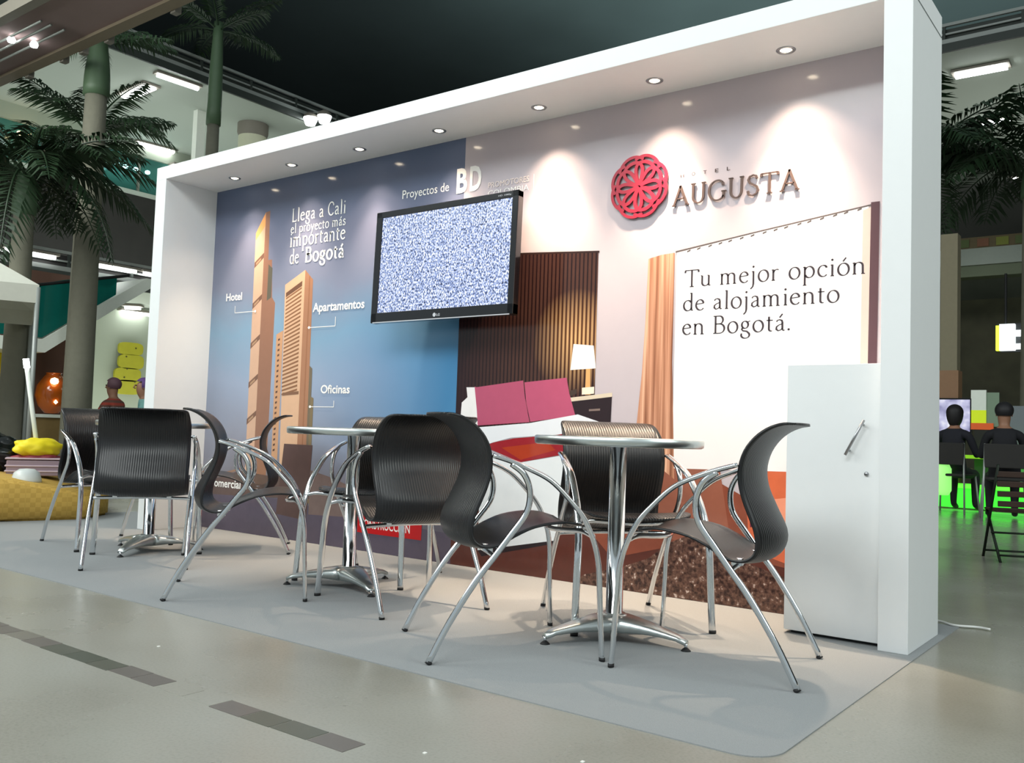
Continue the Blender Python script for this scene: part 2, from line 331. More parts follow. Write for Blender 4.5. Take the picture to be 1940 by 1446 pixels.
# --- lettering: a small pen-drawn roman alphabet (cap height 1, x-height .62)
def arc(cx, cy, rx, ry, a0, a1, n=14):
    return [(cx+rx*math.cos(math.radians(a0+(a1-a0)*i/n)), cy+ry*math.sin(math.radians(a0+(a1-a0)*i/n))) for i in range(n+1)]
X = .62
def sf(x, y, w=.09): return [(x-w, y), (x+w, y)]
def O(cx, r): return arc(cx, X/2, r, X/2+.01, 0, 360, 26)
GL = {
 'T': (.86, [[(.05, .97), (.81, .97)], [(.43, .97), (.43, .02)], sf(.43, .012, .12), [(.055, .975), (.035, .83)], [(.805, .975), (.825, .83)]]),
 'u': (.66, [[(.12, .60), (.12, .2)]+arc(.3, .18, .18, .17, 190, 300, 8)+[(.5, .13)], [(.5, .60), (.5, .02)], [(.04, .60), (.12, .60)], [(.42, .60), (.5, .60)], [(.5, .015), (.6, .03)]]),
 'm': (1.02, [[(.14, .61), (.14, .02)], [(.14, .45)]+arc(.31, .43, .17, .18, 150, 10, 8)+[(.485, .02)], [(.485, .45)]+arc(.665, .43, .17, .18, 150, 10, 8)+[(.84, .02)], sf(.14, .012), sf(.485, .012), sf(.85, .012), [(.05, .575), (.14, .61)]]),
 'n': (.68, [[(.14, .61), (.14, .02)], [(.14, .44)]+arc(.335, .42, .19, .19, 150, 10, 8)+[(.53, .02)], sf(.14, .012), sf(.54, .012), [(.05, .575), (.14, .61)]]),
 'e': (.58, [[(.09, .36), (.49, .40)]+arc(.30, .36, .2, .25, 12, 120, 8)+arc(.31, .31, .24, .30, 130, 320, 14)]),
 'c': (.54, [arc(.31, .31, .235, .30, 48, 318, 20), [(.46, .55), (.475, .47)]]),
 'o': (.66, [O(.33, .255)]),
 'p': (.68, [[(.14, .61), (.14, -.38)], arc(.36, .31, .23, .30, 155, -150, 20), sf(.14, -.385), [(.05, .575), (.14, .61)]]),
 'd': (.68, [[(.53, 1.04), (.53, .03)], arc(.32, .31, .235, .30, 40, 335, 20), [(.44, 1.01), (.53, 1.04)], [(.53, .02), (.63, .04)]]),
 'g': (.60, [arc(.28, .42, .17, .20, 0, 360, 20), [(.40, .57), (.56, .62)], [(.16, .27), (.11, .17), (.17, .09), (.4, .05)]+arc(.30, -.15, .22, .18, 60, -210, 16)]),
 'j': (.32, [[(.17, .61), (.17, -.1)]+[(.14, -.25), (.02, -.38)], [(.08, .575), (.17, .61)], 'dot.165']),
 'i': (.32, [[(.17, .61), (.17, .02)], sf(.17, .012), [(.08, .575), (.17, .61)], 'dot.165']),
 'l': (.32, [[(.17, 1.04), (.17, .02)], sf(.17, .012), [(.08, 1.01), (.17, 1.04)]]),
 't': (.42, [[(.18, .80), (.18, .15)]+arc(.29, .13, .11, .12, 190, 300, 6), [(.05, .60), (.38, .60)]]),
 'r': (.46, [[(.14, .61), (.14, .02)], [(.14, .44), (.22, .56), (.33, .61), (.41, .57)], sf(.14, .012), [(.05, .575), (.14, .61)]]),
 'a': (.56, [[(.10, .50), (.15, .58), (.26, .61), (.37, .56), (.40, .45), (.40, .08), (.45, .015), (.52, .04)], [(.40, .38), (.22, .32), (.10, .22), (.09, .10), (.18, .01), (.30, .04), (.40, .13)]]),
 's': (.48, [[(.39, .50), (.33, .59), (.23, .61), (.12, .55), (.11, .45), (.20, .36), (.32, .29), (.40, .19), (.36, .05), (.22, .0), (.11, .03), (.07, .14)]]),
 'y': (.58, [[(.06, .60), (.30, .02)], [(.52, .60), (.30, .02), (.20, -.25), (.08, -.36)], sf(.07, .605, .06), sf(.5, .605, .06)]),
 'B': (.74, [[(.17, .98), (.17, .02)], [(.05, .985), (.17, .985), (.38, .985)]+arc(.38, .765, .2, .22, 80, -85, 10)+[(.17, .54)], [(.17, .54), (.40, .54)]+arc(.40, .275, .26, .265, 85, -85, 10)+[(.05, .012)]]),
 'L': (.60, [[(.14, .98), (.14, .03)], [(.05, .015), (.54, .015), (.56, .14)], sf(.14, .985, .09)]),
 'C': (.76, [arc(.43, .5, .34, .49, 45, 318, 24), [(.67, .86), (.69, .72)]]),
 'A': (.86, [[(.43, .99), (.10, .02)], [(.41, .99), (.77, .02)], [(.22, .34), (.64, .34)], sf(.09, .012, .10), sf(.77, .012, .10)]),
 'U': (.86, [[(.17, .98), (.17, .35)]+arc(.43, .33, .26, .32, 185, 355, 14)+[(.70, .98)], sf(.17, .985, .11), sf(.70, .985, .10)]),
 'G': (.92, [arc(.47, .5, .40, .49, 50, 325, 26), [(.74, .86), (.76, .72)], [(.79, .42), (.79, .10)], sf(.80, .43, .12)]),
 'S': (.62, [[(.50, .80), (.47, .92), (.33, .99), (.16, .93), (.10, .77), (.17, .62), (.34, .52), (.50, .41), (.56, .24), (.48, .07), (.30, .0), (.12, .06), (.08, .24)]]),
 '.': (.26, ['low.11']),
 ' ': (.34, []),
}
ACC = {'á': 'a', 'ó': 'o'}
def glyph(ch):
    if ch in ACC:
        w_, st = GL[ACC[ch]]; cx = w_*.5
        return w_, st+[[(cx-.03, .72), (cx+.12, .92)]]
    return GL[ch]
def ribbon(bm, pts, x0, z0, sx, sz, y0, y1, a, b_, phi):
    pts = [Vector(p) for p in pts]; n = len(pts)
    if n < 2: return
    closed = (pts[0]-pts[-1]).length < .01
    L, R = [], []
    for i, p in enumerate(pts):
        if closed: d = pts[(i+1) % (n-1)]-pts[(i-1) % (n-1)]
        else: d = pts[min(i+1, n-1)]-pts[max(i-1, 0)]
        d.normalize(); th = math.atan2(d.y, d.x)-phi
        h = math.sqrt((a*math.sin(th))**2+(b_*math.cos(th))**2); nn = Vector((-d.y, d.x))
        L.append(p+nn*h); R.append(p-nn*h)
    def vv(p, y): return bm.verts.new((x0+p.x*sx, y, z0+p.y*sz))
    if y1 is None:
        A = [vv(p, y0) for p in L]; B = [vv(p, y0) for p in R]
        for i in range(n-1): bm.faces.new((A[i], B[i], B[i+1], A[i+1]))
    else:
        A = [vv(p, y0) for p in L]; B = [vv(p, y0) for p in R]; A2 = [vv(p, y1) for p in L]; B2 = [vv(p, y1) for p in R]
        for i in range(n-1):
            for q in ((A[i], B[i], B[i+1], A[i+1]), (A2[i+1], B2[i+1], B2[i], A2[i]), (A[i+1], A2[i+1], A2[i], A[i]), (B[i], B2[i], B2[i+1], B[i+1])): bm.faces.new(q)
        bm.faces.new((A[0], A2[0], B2[0], B[0])); bm.faces.new((A[-1], B[-1], B2[-1], A2[-1]))
def draw_glyph(bm, ch, x0, z0, sx, sz, y0, y1=None, a=.055, b_=.022, phi=.3):
    w_, st = glyph(ch)
    for s in st:
        if isinstance(s, str):
            cx = float(s[3:]) if s.startswith('dot') else float(s[3:]); cy = .86 if s.startswith('dot') else .06
            ribbon(bm, arc(cx, cy, .03, .03, 0, 360, 10), x0, z0, sx, sz, y0, y1, .034, .034, phi)
        else: ribbon(bm, s, x0, z0, sx, sz, y0, y1, a, b_, phi)
    return w_
def text_width(t, trk): return sum(glyph(c)[0]+trk for c in t)-trk
def pen_text(name, t, x0, x1, z, cap, m, trk=.05, a=.055, b_=.022, phi=.3, label=None):
    sx = (x1-x0)/text_width(t, trk); y = layer(); bm = bmesh.new(); x = x0
    for ch in t: x += (draw_glyph(bm, ch, x, z, sx, cap, y, None, a, b_, phi)+trk)*sx
    for fc in bm.faces:
        fc.normal_update()
        if fc.normal.y > 0: fc.normal_flip()
    o = obj(name, bm, m, back)
    if label: o['label'] = label
    return o
def font_text(name, t, x0, x1, z, h, m, parent, y, bold=0., ry=0., label=None, ext=0.):
    cu = bpy.data.curves.new(name, 'FONT'); cu.body = t; cu.size = 1; cu.offset = bold; cu.resolution_u = 3; cu.extrude = ext
    o = bpy.data.objects.new('tmp', cu); C.objects.link(o); bpy.context.view_layer.update()
    me = bpy.data.meshes.new_from_object(o.evaluated_get(bpy.context.evaluated_depsgraph_get()))
    bpy.data.objects.remove(o); bpy.data.curves.remove(cu)
    xs = [v.co.x for v in me.vertices]; wx = max(xs)-min(xs); mn = min(xs)
    for v in me.vertices: v.co = Vector((x0+(v.co.x-mn)/wx*(x1-x0), y-v.co.z, z+v.co.y/.70*h))
    me.materials.clear(); me.materials.append(m); o = bpy.data.objects.new(name, me); C.objects.link(o); o.parent = parent
    if label: o['label'] = label
    return o
ink = pmat('print_grey_ink', (62, 56, 62)); wink = pmat('print_white_ink', (246, 244, 240))
pen_text('lettering', 'Tu mejor opción', 3.855, 4.683, 1.452, .081, ink, label='first line: Tu mejor opción')
pen_text('lettering', 'de alojamiento', 3.847, 4.578, 1.339, .081, ink, label='second line: de alojamiento')
pen_text('lettering', 'en Bogotá.', 3.847, 4.372, 1.227, .081, ink, label='third line: en Bogotá.')
kw = dict(trk=.06, a=.06, b_=.046, phi=0.)
pen_text('lettering', 'Llega a Cali', .972, 1.495, 2.095, .086, wink, label='white line: Llega a Cali', **kw)
pen_text('lettering', 'el proyecto más', .965, 1.498, 2.018, .062, wink, label='white line: el proyecto más', **kw)
pen_text('lettering', 'importante', .960, 1.502, 1.928, .095, wink, label='white line: importante', **kw)
pen_text('lettering', 'de ', .967, 1.09, 1.812, .094, wink, **kw)
pen_text('lettering', 'Bogotá', 1.12, 1.495, 1.812, .094, wink, trk=.06, a=.085, b_=.06, phi=0., label='bold white word: Bogotá')
for t, x0, x1, z, h, bo in (('Hotel', .292, .473, 1.605, .052, .02), ('Apartamentos', 1.223, 1.70, 1.478, .056, .02), ('Oficinas', 1.335, 1.602, .952, .052, .02),
                           ('Comercial', .205, .563, .298, .055, .02), ('Proyectos de', 1.986, 2.355, 2.118, .052, .005)):
    font_text('lettering', t, x0, x1, z, h, wink, back, layer(), bo)
def hook(x0, z0, x1, z1):
    P2 = lambda poly: pr('pointer_line', poly, wink)
    P2([(x0-.002, z0), (x0+.002, z0), (x0+.002, z1), (x0-.002, z1)]); a, c_ = sorted((x0, x1)); P2([(a, z1-.002), (c_, z1-.002), (c_, z1+.002), (a, z1+.002)])
    P2([(x1+.011*math.cos(k*PI/5), z1+.009*math.sin(k*PI/5)) for k in range(10)])
hook(.401, 1.564, .628, 1.515); hook(1.443, 1.436, 1.194, 1.377); hook(1.462, .905, 1.24, .865)
y = layer()
font_text('lettering', 'B', 2.412, 2.492, 2.098, .134, wink, back, y, .035); font_text('lettering', 'D', 2.51, 2.594, 2.098, .134, wink, back, y, .035)
pink = pmat('print_pale_ink', (236, 220, 212)); y = layer()
font_text('lettering', 'PROMOTORES', 2.645, 2.926, 2.092, .032, pink, back, y); font_text('lettering', 'COLOMBIA', 2.645, 2.926, 2.045, .032, wink, back, y)
pr('divider_line', [(2.955, 2.04), (2.959, 2.04), (2.959, 2.127), (2.955, 2.127)], wink)
P('red_label_print', [(1.68, .112), (2.245, .112), (2.247, .214), (1.68, .214)], (196, 30, 34))
font_text('lettering', 'CONSTRUCCION', 1.74, 2.155, .143, .052, wink, back, layer(), .012)
y = layer(); xx = 3.822; fine = pmat('print_fine_ink', (70, 56, 56))
for ch in 'HOTEL':
    font_text('lettering', ch, xx, xx+.017, 1.981, .017, fine, back, y); xx += .0585
# raised sign
bronze = mat('bronze_sign_lacquer', (84, 66, 60), .35, spec=.5)
tot = text_width('AUGUSTA', .05); sx = (4.397-3.784)/tot; x = 3.784
for ch in 'AUGUSTA':
    bm = bmesh.new(); wd = draw_glyph(bm, ch, x, 1.846, sx, .095, DW-.011, DW-.004, .058, .024, .3)
    bmesh.ops.recalc_face_normals(bm, faces=bm.faces); obj('raised_letter', bm, bronze, back); x += (wd+.05)*sx
m = mat('red_sign_lacquer', (158, 24, 50), .35); nt, b = nodes(m)
red2 = mat('dark_red_sign_lacquer', (122, 30, 44), .4)
bm = bmesh.new(); ec = (3.603, 1.967)
def loop_band(pts, hw, y0, y1, closed=True):
    n = len(pts); rg = []
    for i, p in enumerate(pts):
        d = (pts[(i+1) % n]-pts[i-1]) if closed else (pts[min(i+1, n-1)]-pts[max(i-1, 0)]); d.normalize(); nn = Vector((-d.y, d.x))
        A, B = p+nn*hw, p-nn*hw
        rg.append([bm.verts.new((ec[0]+q.x, yy, ec[1]+q.y)) for q, yy in ((A, y0), (B, y0), (B, y1), (A, y1))])
    for i in range(n if closed else n-1):
        A, B = rg[i], rg[(i+1) % n]
        for q in range(4):
            fc = bm.faces.new((A[q], B[q], B[(q+1) % 4], A[(q+1) % 4])); fc.material_index = 0 if q == 0 else 1
for k in range(8):
    a = 2*PI*(k+.5)/8; ca, sa = math.cos(a), math.sin(a); pts = []
    for i in range(30):                                   # teardrop petal from the centre
        t = 2*PI*i/30; r = .062*(1-math.cos(t)); w_ = .046*math.sin(t)*(1-math.cos(t))**.6
        pts.append(Vector((r*ca-w_*sa, r*sa+w_*ca)))
    loop_band(pts, .0085, DW-.016-.0003*k, DW-.006)
    pts = [Vector((.072*ca+.083*math.cos(a+t), .072*sa+.083*math.sin(a+t))) for t in [math.radians(-60+8*q) for q in range(16)]]
    loop_band(pts, .0072, DW-.0145-.0003*k, DW-.006, False)
bmesh.ops.recalc_face_normals(bm, faces=bm.faces)
obj('raised_emblem', bm, [m, red2], back)['label'] = 'raised red emblem of eight interlaced rings'

# --- recessed downlights, one thing each
lamp_m = mat('lamp_glass', (255, 240, 215), .4, emit=14, ecol=(255, 236, 205))
LX = [.557, 1.151, 1.777, 2.414, 3.097, 3.761, 4.389]
ordn = ['nearest the left end panel', 'second from the left end panel', 'above the words Llega a Cali', 'left of the television top', 'above the raised BD letters side, right of the television', 'above the left edge of the word AUGUSTA', 'nearest the right end column']
ordn = ['closest to the left end panel', 'second from the left end panel', 'third from the left end panel', 'at the middle, fourth from either end', 'third from the right column', 'second from the right column', 'closest to the right column']
for x, od in zip(LX, ordn):
    t = thing('recessed_downlight', 'glowing recessed downlight in the white canopy, '+od, 'light', (x, .24, HH-TB), 0, 'downlights in the stand canopy')
    obj('trim_ring', lathe([(.026, .001), (.028, -.004), (.038, -.004), (.041, -.001), (.041, .001)], 28), M['steel'], t, True)
    obj('bulb', lathe([(0, -.006), (.014, -.005), (.022, -.001), (.025, .001)], 24), lamp_m, t, True)
    for en, deg, bl in ((13, 98, .55), (112, 70, 1.0)):           # spill and hot centre of the beam
        l = bpy.data.lights.new('downlight_lamp', 'SPOT'); l.energy = en*(.5 if x < 2.5 else 1); l.color = (1.0, .77, .56); l.spot_size = math.radians(deg); l.spot_blend = bl; l.shadow_soft_size = .02
        lo = bpy.data.objects.new('downlight_lamp', l); C.objects.link(lo); lo.parent = t; lo.location = (0, 0, -.012)

# ------------------------------------------------------------------ television
tv = thing('television', 'black flat television showing blue white static in front of the mural', 'television', (2.506, .20, 1.663))
tv.rotation_euler = (math.radians(-1.6), 0, 0)
bw, bh, fr = .511, .3225, .047
bm = bmesh.new()
def frame_box(x0, x1, z0, z1): box(x0, x1, -.012, .035, z0, z1, bm, bev=.004)
frame_box(-bw, bw, bh-.036, bh); frame_box(-bw, bw, -bh, -bh+.058); frame_box(-bw, -bw+.047, -bh, bh); frame_box(bw-.038, bw, -bh, bh)
obj('bezel', bm, M['bezel'], tv)
scr = mat('static_screen', (10, 10, 14), .3); nt, b = nodes(scr); co, xyz = sepxyz(nt)
mp = nt.nodes.new('ShaderNodeMapping'); mp.inputs['Scale'].default_value = (1, 1, .62); nt.links.new(co, mp.inputs[0])
nz = nt.nodes.new('ShaderNodeTexNoise'); nz.inputs['Scale'].default_value = 140; nz.inputs['Detail'].default_value = 1.5; nt.links.new(mp.outputs[0], nz.inputs['Vector'])
c = ramp(nt, nz.outputs['Fac'], [(.36, (44, 54, 84)), (.45, (124, 142, 190)), (.54, (170, 188, 232)), (.62, (252, 253, 255))])
nt.links.new(c, b.inputs['Emission Color']); b.inputs['Emission Strength'].default_value = .82
obj('screen', box(-bw+.045, bw-.036, -.006, .0, -bh+.055, bh-.034), scr, tv)
obj('rear_housing', box(-bw+.02, bw-.02, .035, .06, -bh+.02, bh-.02, bev=.006), M['bezel'], tv)
obj('wall_bracket', box(-.2, .2, .06, .200, -.13, .13, bev=.004), mat('bracket_black_steel', (30, 30, 32), .5, .8), tv)
sil = mat('silver_print', (200, 200, 205), .4)
lg = obj('logo_badge', lathe([(0, 0), (.011, 0)], 20), sil, tv); lg.rotation_euler = (PI/2, 0, 0); lg.location = (-.02, -.0125, -bh+.024)
font_text('logo_lettering', 'LG', -.004, .02, -bh+.017, .013, sil, tv, -.0126, .02)
font_text('corner_lettering', 'HD 1080p', bw-.13, bw-.045, bh-.022, .008, sil, tv, -.0126)
obj('front_strip', box(-bw+.02, bw-.02, -.0135, -.010, -bh-.001, -bh+.004), sil, tv)

# ------------------------------------------------------------------ storage cabinet
cab = thing('storage_cabinet', 'white storage cabinet beside the right column, slanted bar handle on its door', 'cabinet', (4.4874, .0535, 0))
cw = W-4.4874-.001
obj('carcass', box(0, cw, .018, DW-.0535-.032, .012, 1.043, bev=.0015), M['white'], cab)
door = obj('door', box(.001, cw-.001, 0, .018, .016, 1.0447, bev=.0015), M['white'], cab)
hb = bmesh.new(); sweep([Vector((.302, -.026, .832)), Vector((.235, -.026, .700))], .0055, .0055, (0, 1, 0), 12, hb)
for px_, pz in ((.293, .815), (.244, .717)): tube((px_, 0, pz), (px_, -.026, pz), .004, 8, hb)
obj('handle', hb, M['steel'], door, True)['label'] = 'slanted steel bar handle'
kb = lathe([(0, .006), (.008, .006), (.008, 0)], 16); lk = obj('lock', kb, M['steel'], door, True); lk.rotation_euler = (PI/2, 0, 0); lk.location = (.307, 0, .632)
obj('plinth', box(.02, cw-.01, .03, DW-.12, 0.003, .012), M['rubber'], cab)

# ------------------------------------------------------------------ carpet
CX, CY = 4.988, -1.378
poly = [(-1.1, .75), (-1.1, CY)]
rc = .10
for k in range(9):
    a = -PI/2+PI/2*k/8; poly.append((CX-rc+rc*math.cos(a), CY+rc+rc*math.sin(a)))
poly += [(CX+.0, .72)]
cp = obj('carpet', extr(poly, .0, .003), M['carpet'])
tag(cp, 'flat grey carpet with rounded corner laid under the stand and tables', 'carpet')

# ------------------------------------------------------------------ tables
def make_table():
    t = thing('bistro_table', 'x', 'table')
    top = obj('table_top', lathe([(0, .7345), (.296, .7345), (.305, .737), (.310, .733), (.311, .722), (.309, .708), (.302, .704), (.290, .706), (.285, .716), (0, .716)], 64), M['alu'], t, True)
    for p in top.data.polygons:
        if abs(p.normal.z) > .95: p.use_smooth = False
    obj('mounting_plate', lathe([(0, .704), (.075, .706), (.08, .716), (0, .716)], 32), M['chrome'], t, True)
    obj('pedestal', lathe([(0, .70), (.031, .705), (.031, .07), (.036, .065), (0, .06)], 32), M['chrome'], t, True)
    obj('hub', lathe([(0, .098), (.040, .098), (.052, .09), (.058, .07), (.060, .045), (.052, .035), (0, .04)], 32), M['alu'], t, True)
    for k in range(3):
        a = 2*PI*k/3; d = Vector((math.cos(a), math.sin(a), 0)); s = Vector((-d.y, d.x, 0)); bm = bmesh.new(); rings = []
        for i in range(9):
            u = i/8; r = .03+.255*u; zt = .094-.050*u**1.3; zb = .038+.002*u-.018*math.sin(PI*u)*-.6-.010*u; wd = .052*(1-u)+.017
            if i == 8: zt -= .006
            zb = min(zb, zt-.014)
            rings.append([bm.verts.new(d*r+s*wx*wd+Vector((0, 0, z))) for wx, z in ((-1, zb), (-1, zb+(zt-zb)*.75), (-.6, zt), (.6, zt), (1, zb+(zt-zb)*.75), (1, zb))])
        for A, B in zip(rings, rings[1:]):
            for q in range(6): bm.faces.new((A[q], A[(q+1) % 6], B[(q+1) % 6], B[q]))
        bm.faces.new(rings[0][::-1]); bm.faces.new(rings[-1]); bmesh.ops.recalc_face_normals(bm, faces=bm.faces)
        arm = obj('base_arm', bm, M['alu'], t, True)
        fb = bmesh.new(); c = d*.283; tube(c+Vector((0, 0, .012)), c+Vector((0, 0, .03)), .006, 10, fb); obj('leveling_stud', fb, M['chrome'], arm, True)
        obj('foot_pad', lathe([(0, .012), (.010, .012), (.016, .006), (.018, .0032), (0, .0032)], 16, c), M['rubber'], arm, True)
    return t
tabs = [((4.07, -.53), math.radians(3), 'round aluminium bistro table in front of the pink bed print, right end of the stand'),
        ((2.62, -.49), math.radians(-22), 'round aluminium bistro table at the middle, beneath the television'),
        ((1.01, -.53), math.radians(-60), 'round aluminium bistro table at the left end, beneath the printed towers')]
t0 = make_table()
for i, (c, a, lb) in enumerate(tabs):
    t = t0 if i == 0 else copy_tree(t0)
    t.location = (c[0], c[1], 0); t.rotation_euler = (0, 0, a); tag(t, lb, 'table', 'bistro tables on the stand')

# ------------------------------------------------------------------ chairs
PROF = [(.030, .797), (.060, .793), (.098, .777), (.134, .748), (.163, .706), (.178, .655), (.177, .606), (.165, .558), (.146, .509), (.128, .462), (.122, .415), (.134, .383), (.167, .366), (.212, .371), (.268, .402), (.336, .431), (.420, .445), (.480, .443), (.522, .432)]
def shell_mesh():
    pts = catmull([(0, y, z) for y, z in PROF], 3); n = len(pts); NX = 18
    acc = [0]
    for a, b_ in zip(pts, pts[1:]): acc.append(acc[-1]+(b_-a).length)
    Ltot = acc[-1]; G = []
    for i, p in enumerate(pts):
        s = acc[i]; e = Ltot-s
        hw = .205+.018*min(1, s/.15)
        if p.z < .5 and s > .35: hw = .222-.010*max(0, (s-.6)/.3)
        r = .055
        if s < r: hw -= r-math.sqrt(max(0, r*r-(r-s)**2))
        if e < r: hw -= r-math.sqrt(max(0, r*r-(r-e)**2))
        backness = max(0, min(1, (p.z-.42)/.12)); row = []
        for j in range(NX+1):
            u = -1+2*j/NX; q = 1-u*u
            bulge = math.exp(-((p.z-.44)/.085)**2)*max(0, min(1, (.30-p.y)/.12))
            dy = -.026*q*backness-.046*q*bulge
            dz = -.010*q*(1-backness)-.010*q*bulge
            row.append(Vector((u*hw, p.y+dy+.010, p.z+dz)))
        G.append(row)
    bm = bmesh.new()
    N = [[None]*(NX+1) for _ in range(n)]
    for i in range(n):
        for j in range(NX+1):
            a = G[min(i+1, n-1)][j]-G[max(i-1, 0)][j]; b_ = G[i][min(j+1, NX)]-G[i][max(j-1, 0)]
            N[i][j] = a.cross(b_).normalized()
    A = [[bm.verts.new(G[i][j]+N[i][j]*.004) for j in range(NX+1)] for i in range(n)]
    B = [[bm.verts.new(G[i][j]-N[i][j]*.004) for j in range(NX+1)] for i in range(n)]
    for i in range(n-1):
        for j in range(NX):
            bm.faces.new((A[i][j], A[i][j+1], A[i+1][j+1], A[i+1][j])); bm.faces.new((B[i][j], B[i+1][j], B[i+1][j+1], B[i][j+1]))
        for j in (0, NX): bm.faces.new((A[i][j], A[i+1][j], B[i+1][j], B[i][j]))
    for i in (0, n-1):
        for j in range(NX): bm.faces.new((A[i][j], A[i][j+1], B[i][j+1], B[i][j]))
    bmesh.ops.remove_doubles(bm, verts=bm.verts, dist=.0002)
    bmesh.ops.recalc_face_normals(bm, faces=bm.faces)
    return bm
ARM = [(.571, .006), (.566, .09), (.560, .215), (.555, .311), (.538, .387), (.501, .465), (.452, .524), (.384, .587), (.304, .626), (.244, .648), (.190, .664)]
REAR = [(0, .006), (.063, .13), (.147, .264), (.208, .344), (.264, .419), (.302, .471), (.316, .514), (.314, .563), (.292, .608), (.252, .638)]
def make_chair():
    t = thing('armchair', 'x', 'chair')
    obj('seat_shell', shell_mesh(), M['plastic'], t, True)
    for s in (-1, 1):
        n = len(ARM); pts = [(s*(.275-.040*i/(n-1)), y, z) for i, (y, z) in enumerate(ARM)]
        lg_ = obj('front_leg', sweep(catmull(pts, 5), .0145, .0085, (1, 0, 0), 12), M['chrome'], t, True)
        obj('foot_cap', sweep([Vector((s*.275, .5712, .0032)), Vector((s*.2749, .571, .014))], .0152, .0095, (1, 0, 0), 12), M['rubber'], lg_, True)
        n = len(REAR); pts = [(s*(.240+.002*i/(n-1)), y, z) for i, (y, z) in enumerate(REAR)]
        lg_ = obj('rear_leg', sweep(catmull(pts, 5), .0105, .0105, (1, 0, 0), 12), M['chrome'], t, True)
        obj('foot_cap', sweep([Vector((s*.24, -.001, .0032)), Vector((s*.24, .0045, .012))], .0112, .0112, (1, 0, 0), 12), M['rubber'], lg_, True)
    br = [(-.240, .203, .336), (-.20, .206, .340), (0, .206, .345), (.20, .206, .340), (.240, .203, .336)]
    obj('rear_rail', sweep(catmull(br, 4), .0085, .0085, (0, 1, 0), 10), M['chrome'], t, True)
    fr_ = [(-.263, .534, .405), (-.21, .515, .418), (-.12, .49, .412), (0, .475, .405), (.12, .49, .412), (.21, .515, .418), (.263, .534, .405)]
    obj('front_rail', sweep(catmull(fr_, 4), .009, .009, (0, 1, 0), 10), M['chrome'], t, True)
    for s in (-1, 1): obj('seat_bracket', box(s*.13-.012, s*.13+.012, .19, .225, .342, .366, bev=.002), M['chrome'], t)
    return t
# (rear-left foot, rear-right foot seen from the sitter), label
def place(t, A, B, lb):
    A = Vector(A); B = Vector(B); mid = (A+B)/2; v = (B-A).normalized()   # v = +x of the chair (sitter's right)
    t.location = (mid.x, mid.y, .001); t.rotation_euler = (0, 0, math.atan2(v.y, v.x)); tag(t, lb, 'chair', 'black armchairs around the bistro tables')
CH = [((3.46, -.99), (3.84, -1.28), 'black armchair facing right towards the right table, nearest in front of the bed print'),
      ((4.83, -.75), (4.74, -.28), 'black armchair in front of the white cabinet, facing left, seen from the side'),
      ((3.84, .16), (3.53, -.21), 'black armchair behind the right table, against the mural, facing the viewer'),
      ((2.02, -.99), (2.38, -1.29), 'black armchair with thin side profile facing right towards the middle table'),
      ((3.26, -.91), (3.42, -.45), 'black armchair seen from behind its ribbed back, at the right of the middle table'),
      ((2.63, .14), (2.18, -.02), 'black armchair behind the middle table, below the television, facing the viewer'),
      ((1.45, -1.16), (1.75, -.76), 'black armchair turned squarely away from the viewer at the left table'),
      ((.31, -.29), (.27, -.77), 'leftmost black armchair, mostly hidden behind the one turned away'),
      ((1.62, -.02), (1.25, .28), 'black armchair by the mural between left and middle tables, facing left')]
c0 = make_chair()
for i, (A, B, lb) in enumerate(CH):
    place(c0 if i == 0 else copy_tree(c0), A, B, lb)
#BG
# ------------------------------------------------------------------ atrium building on the left and at the far end
M['soffit'] = mat('pale_plaster_soffit', (176, 184, 174), .8, ns=.04, nscale=1)
M['fascia'] = mat('dark_slab_fascia', (52, 58, 54), .5, ns=.1)
M['rail'] = mat('galvanised_rail', (158, 162, 158), .4, .3)
M['plaster'] = mat('pale_green_plaster', (158, 166, 150), .8, ns=.05, nscale=2)
M['brown'] = mat('brown_wall_paint', (104, 74, 62), .7, ns=.12, nscale=2)
M['deep'] = mat('dark_gallery_wall', (38, 36, 34), .8, ns=.35, nscale=3)
M['teal'] = mat('teal_window_glass', (58, 112, 104), .12, ns=.12, nscale=2)
M['tube'] = mat('fluorescent_tube', (250, 255, 255), .4, emit=9)
M['steelp'] = mat('grey_painted_steel', (128, 122, 112), .6, ns=.05)
ww = mat('warm_white_board', (228, 232, 222), .5)
struct('wall_left', box(-14.3, -14, -2, 20, 3.5, 6.05), M['deep'])
struct('wall_left', box(-14.3, -14, -2, 20, 6.95, 7.3), M['plaster'])
wl = struct('wall_left', box(-12.3, -12, 3.2, 20, 0, 3.1), M['plaster'])
struct('wall_left', box(-9.3, -9.0, -4, 3.98, 0, 3.08), M['brown'])
struct('wall_left', box(-24, -23.7, -14, 45, 7.7, 12.5), M['dark'])
struct('ceiling', box(-40, -7, -14, 4.7, 12.5, 12.8), M['dark'])
g = struct('window_1', box(-14.12, -14.08, -2, 20, 6.05, 6.95), M['teal'])
for k in range(20): obj('mullion', box(-14.08, -14.02, -2+1.1*k, -1.95+1.1*k, 6.05, 6.95), M['steelp'], g)
obj('window_sill', box(-14.0, -13.85, -2, 20, 6.0, 6.07), M['soffit'], g)
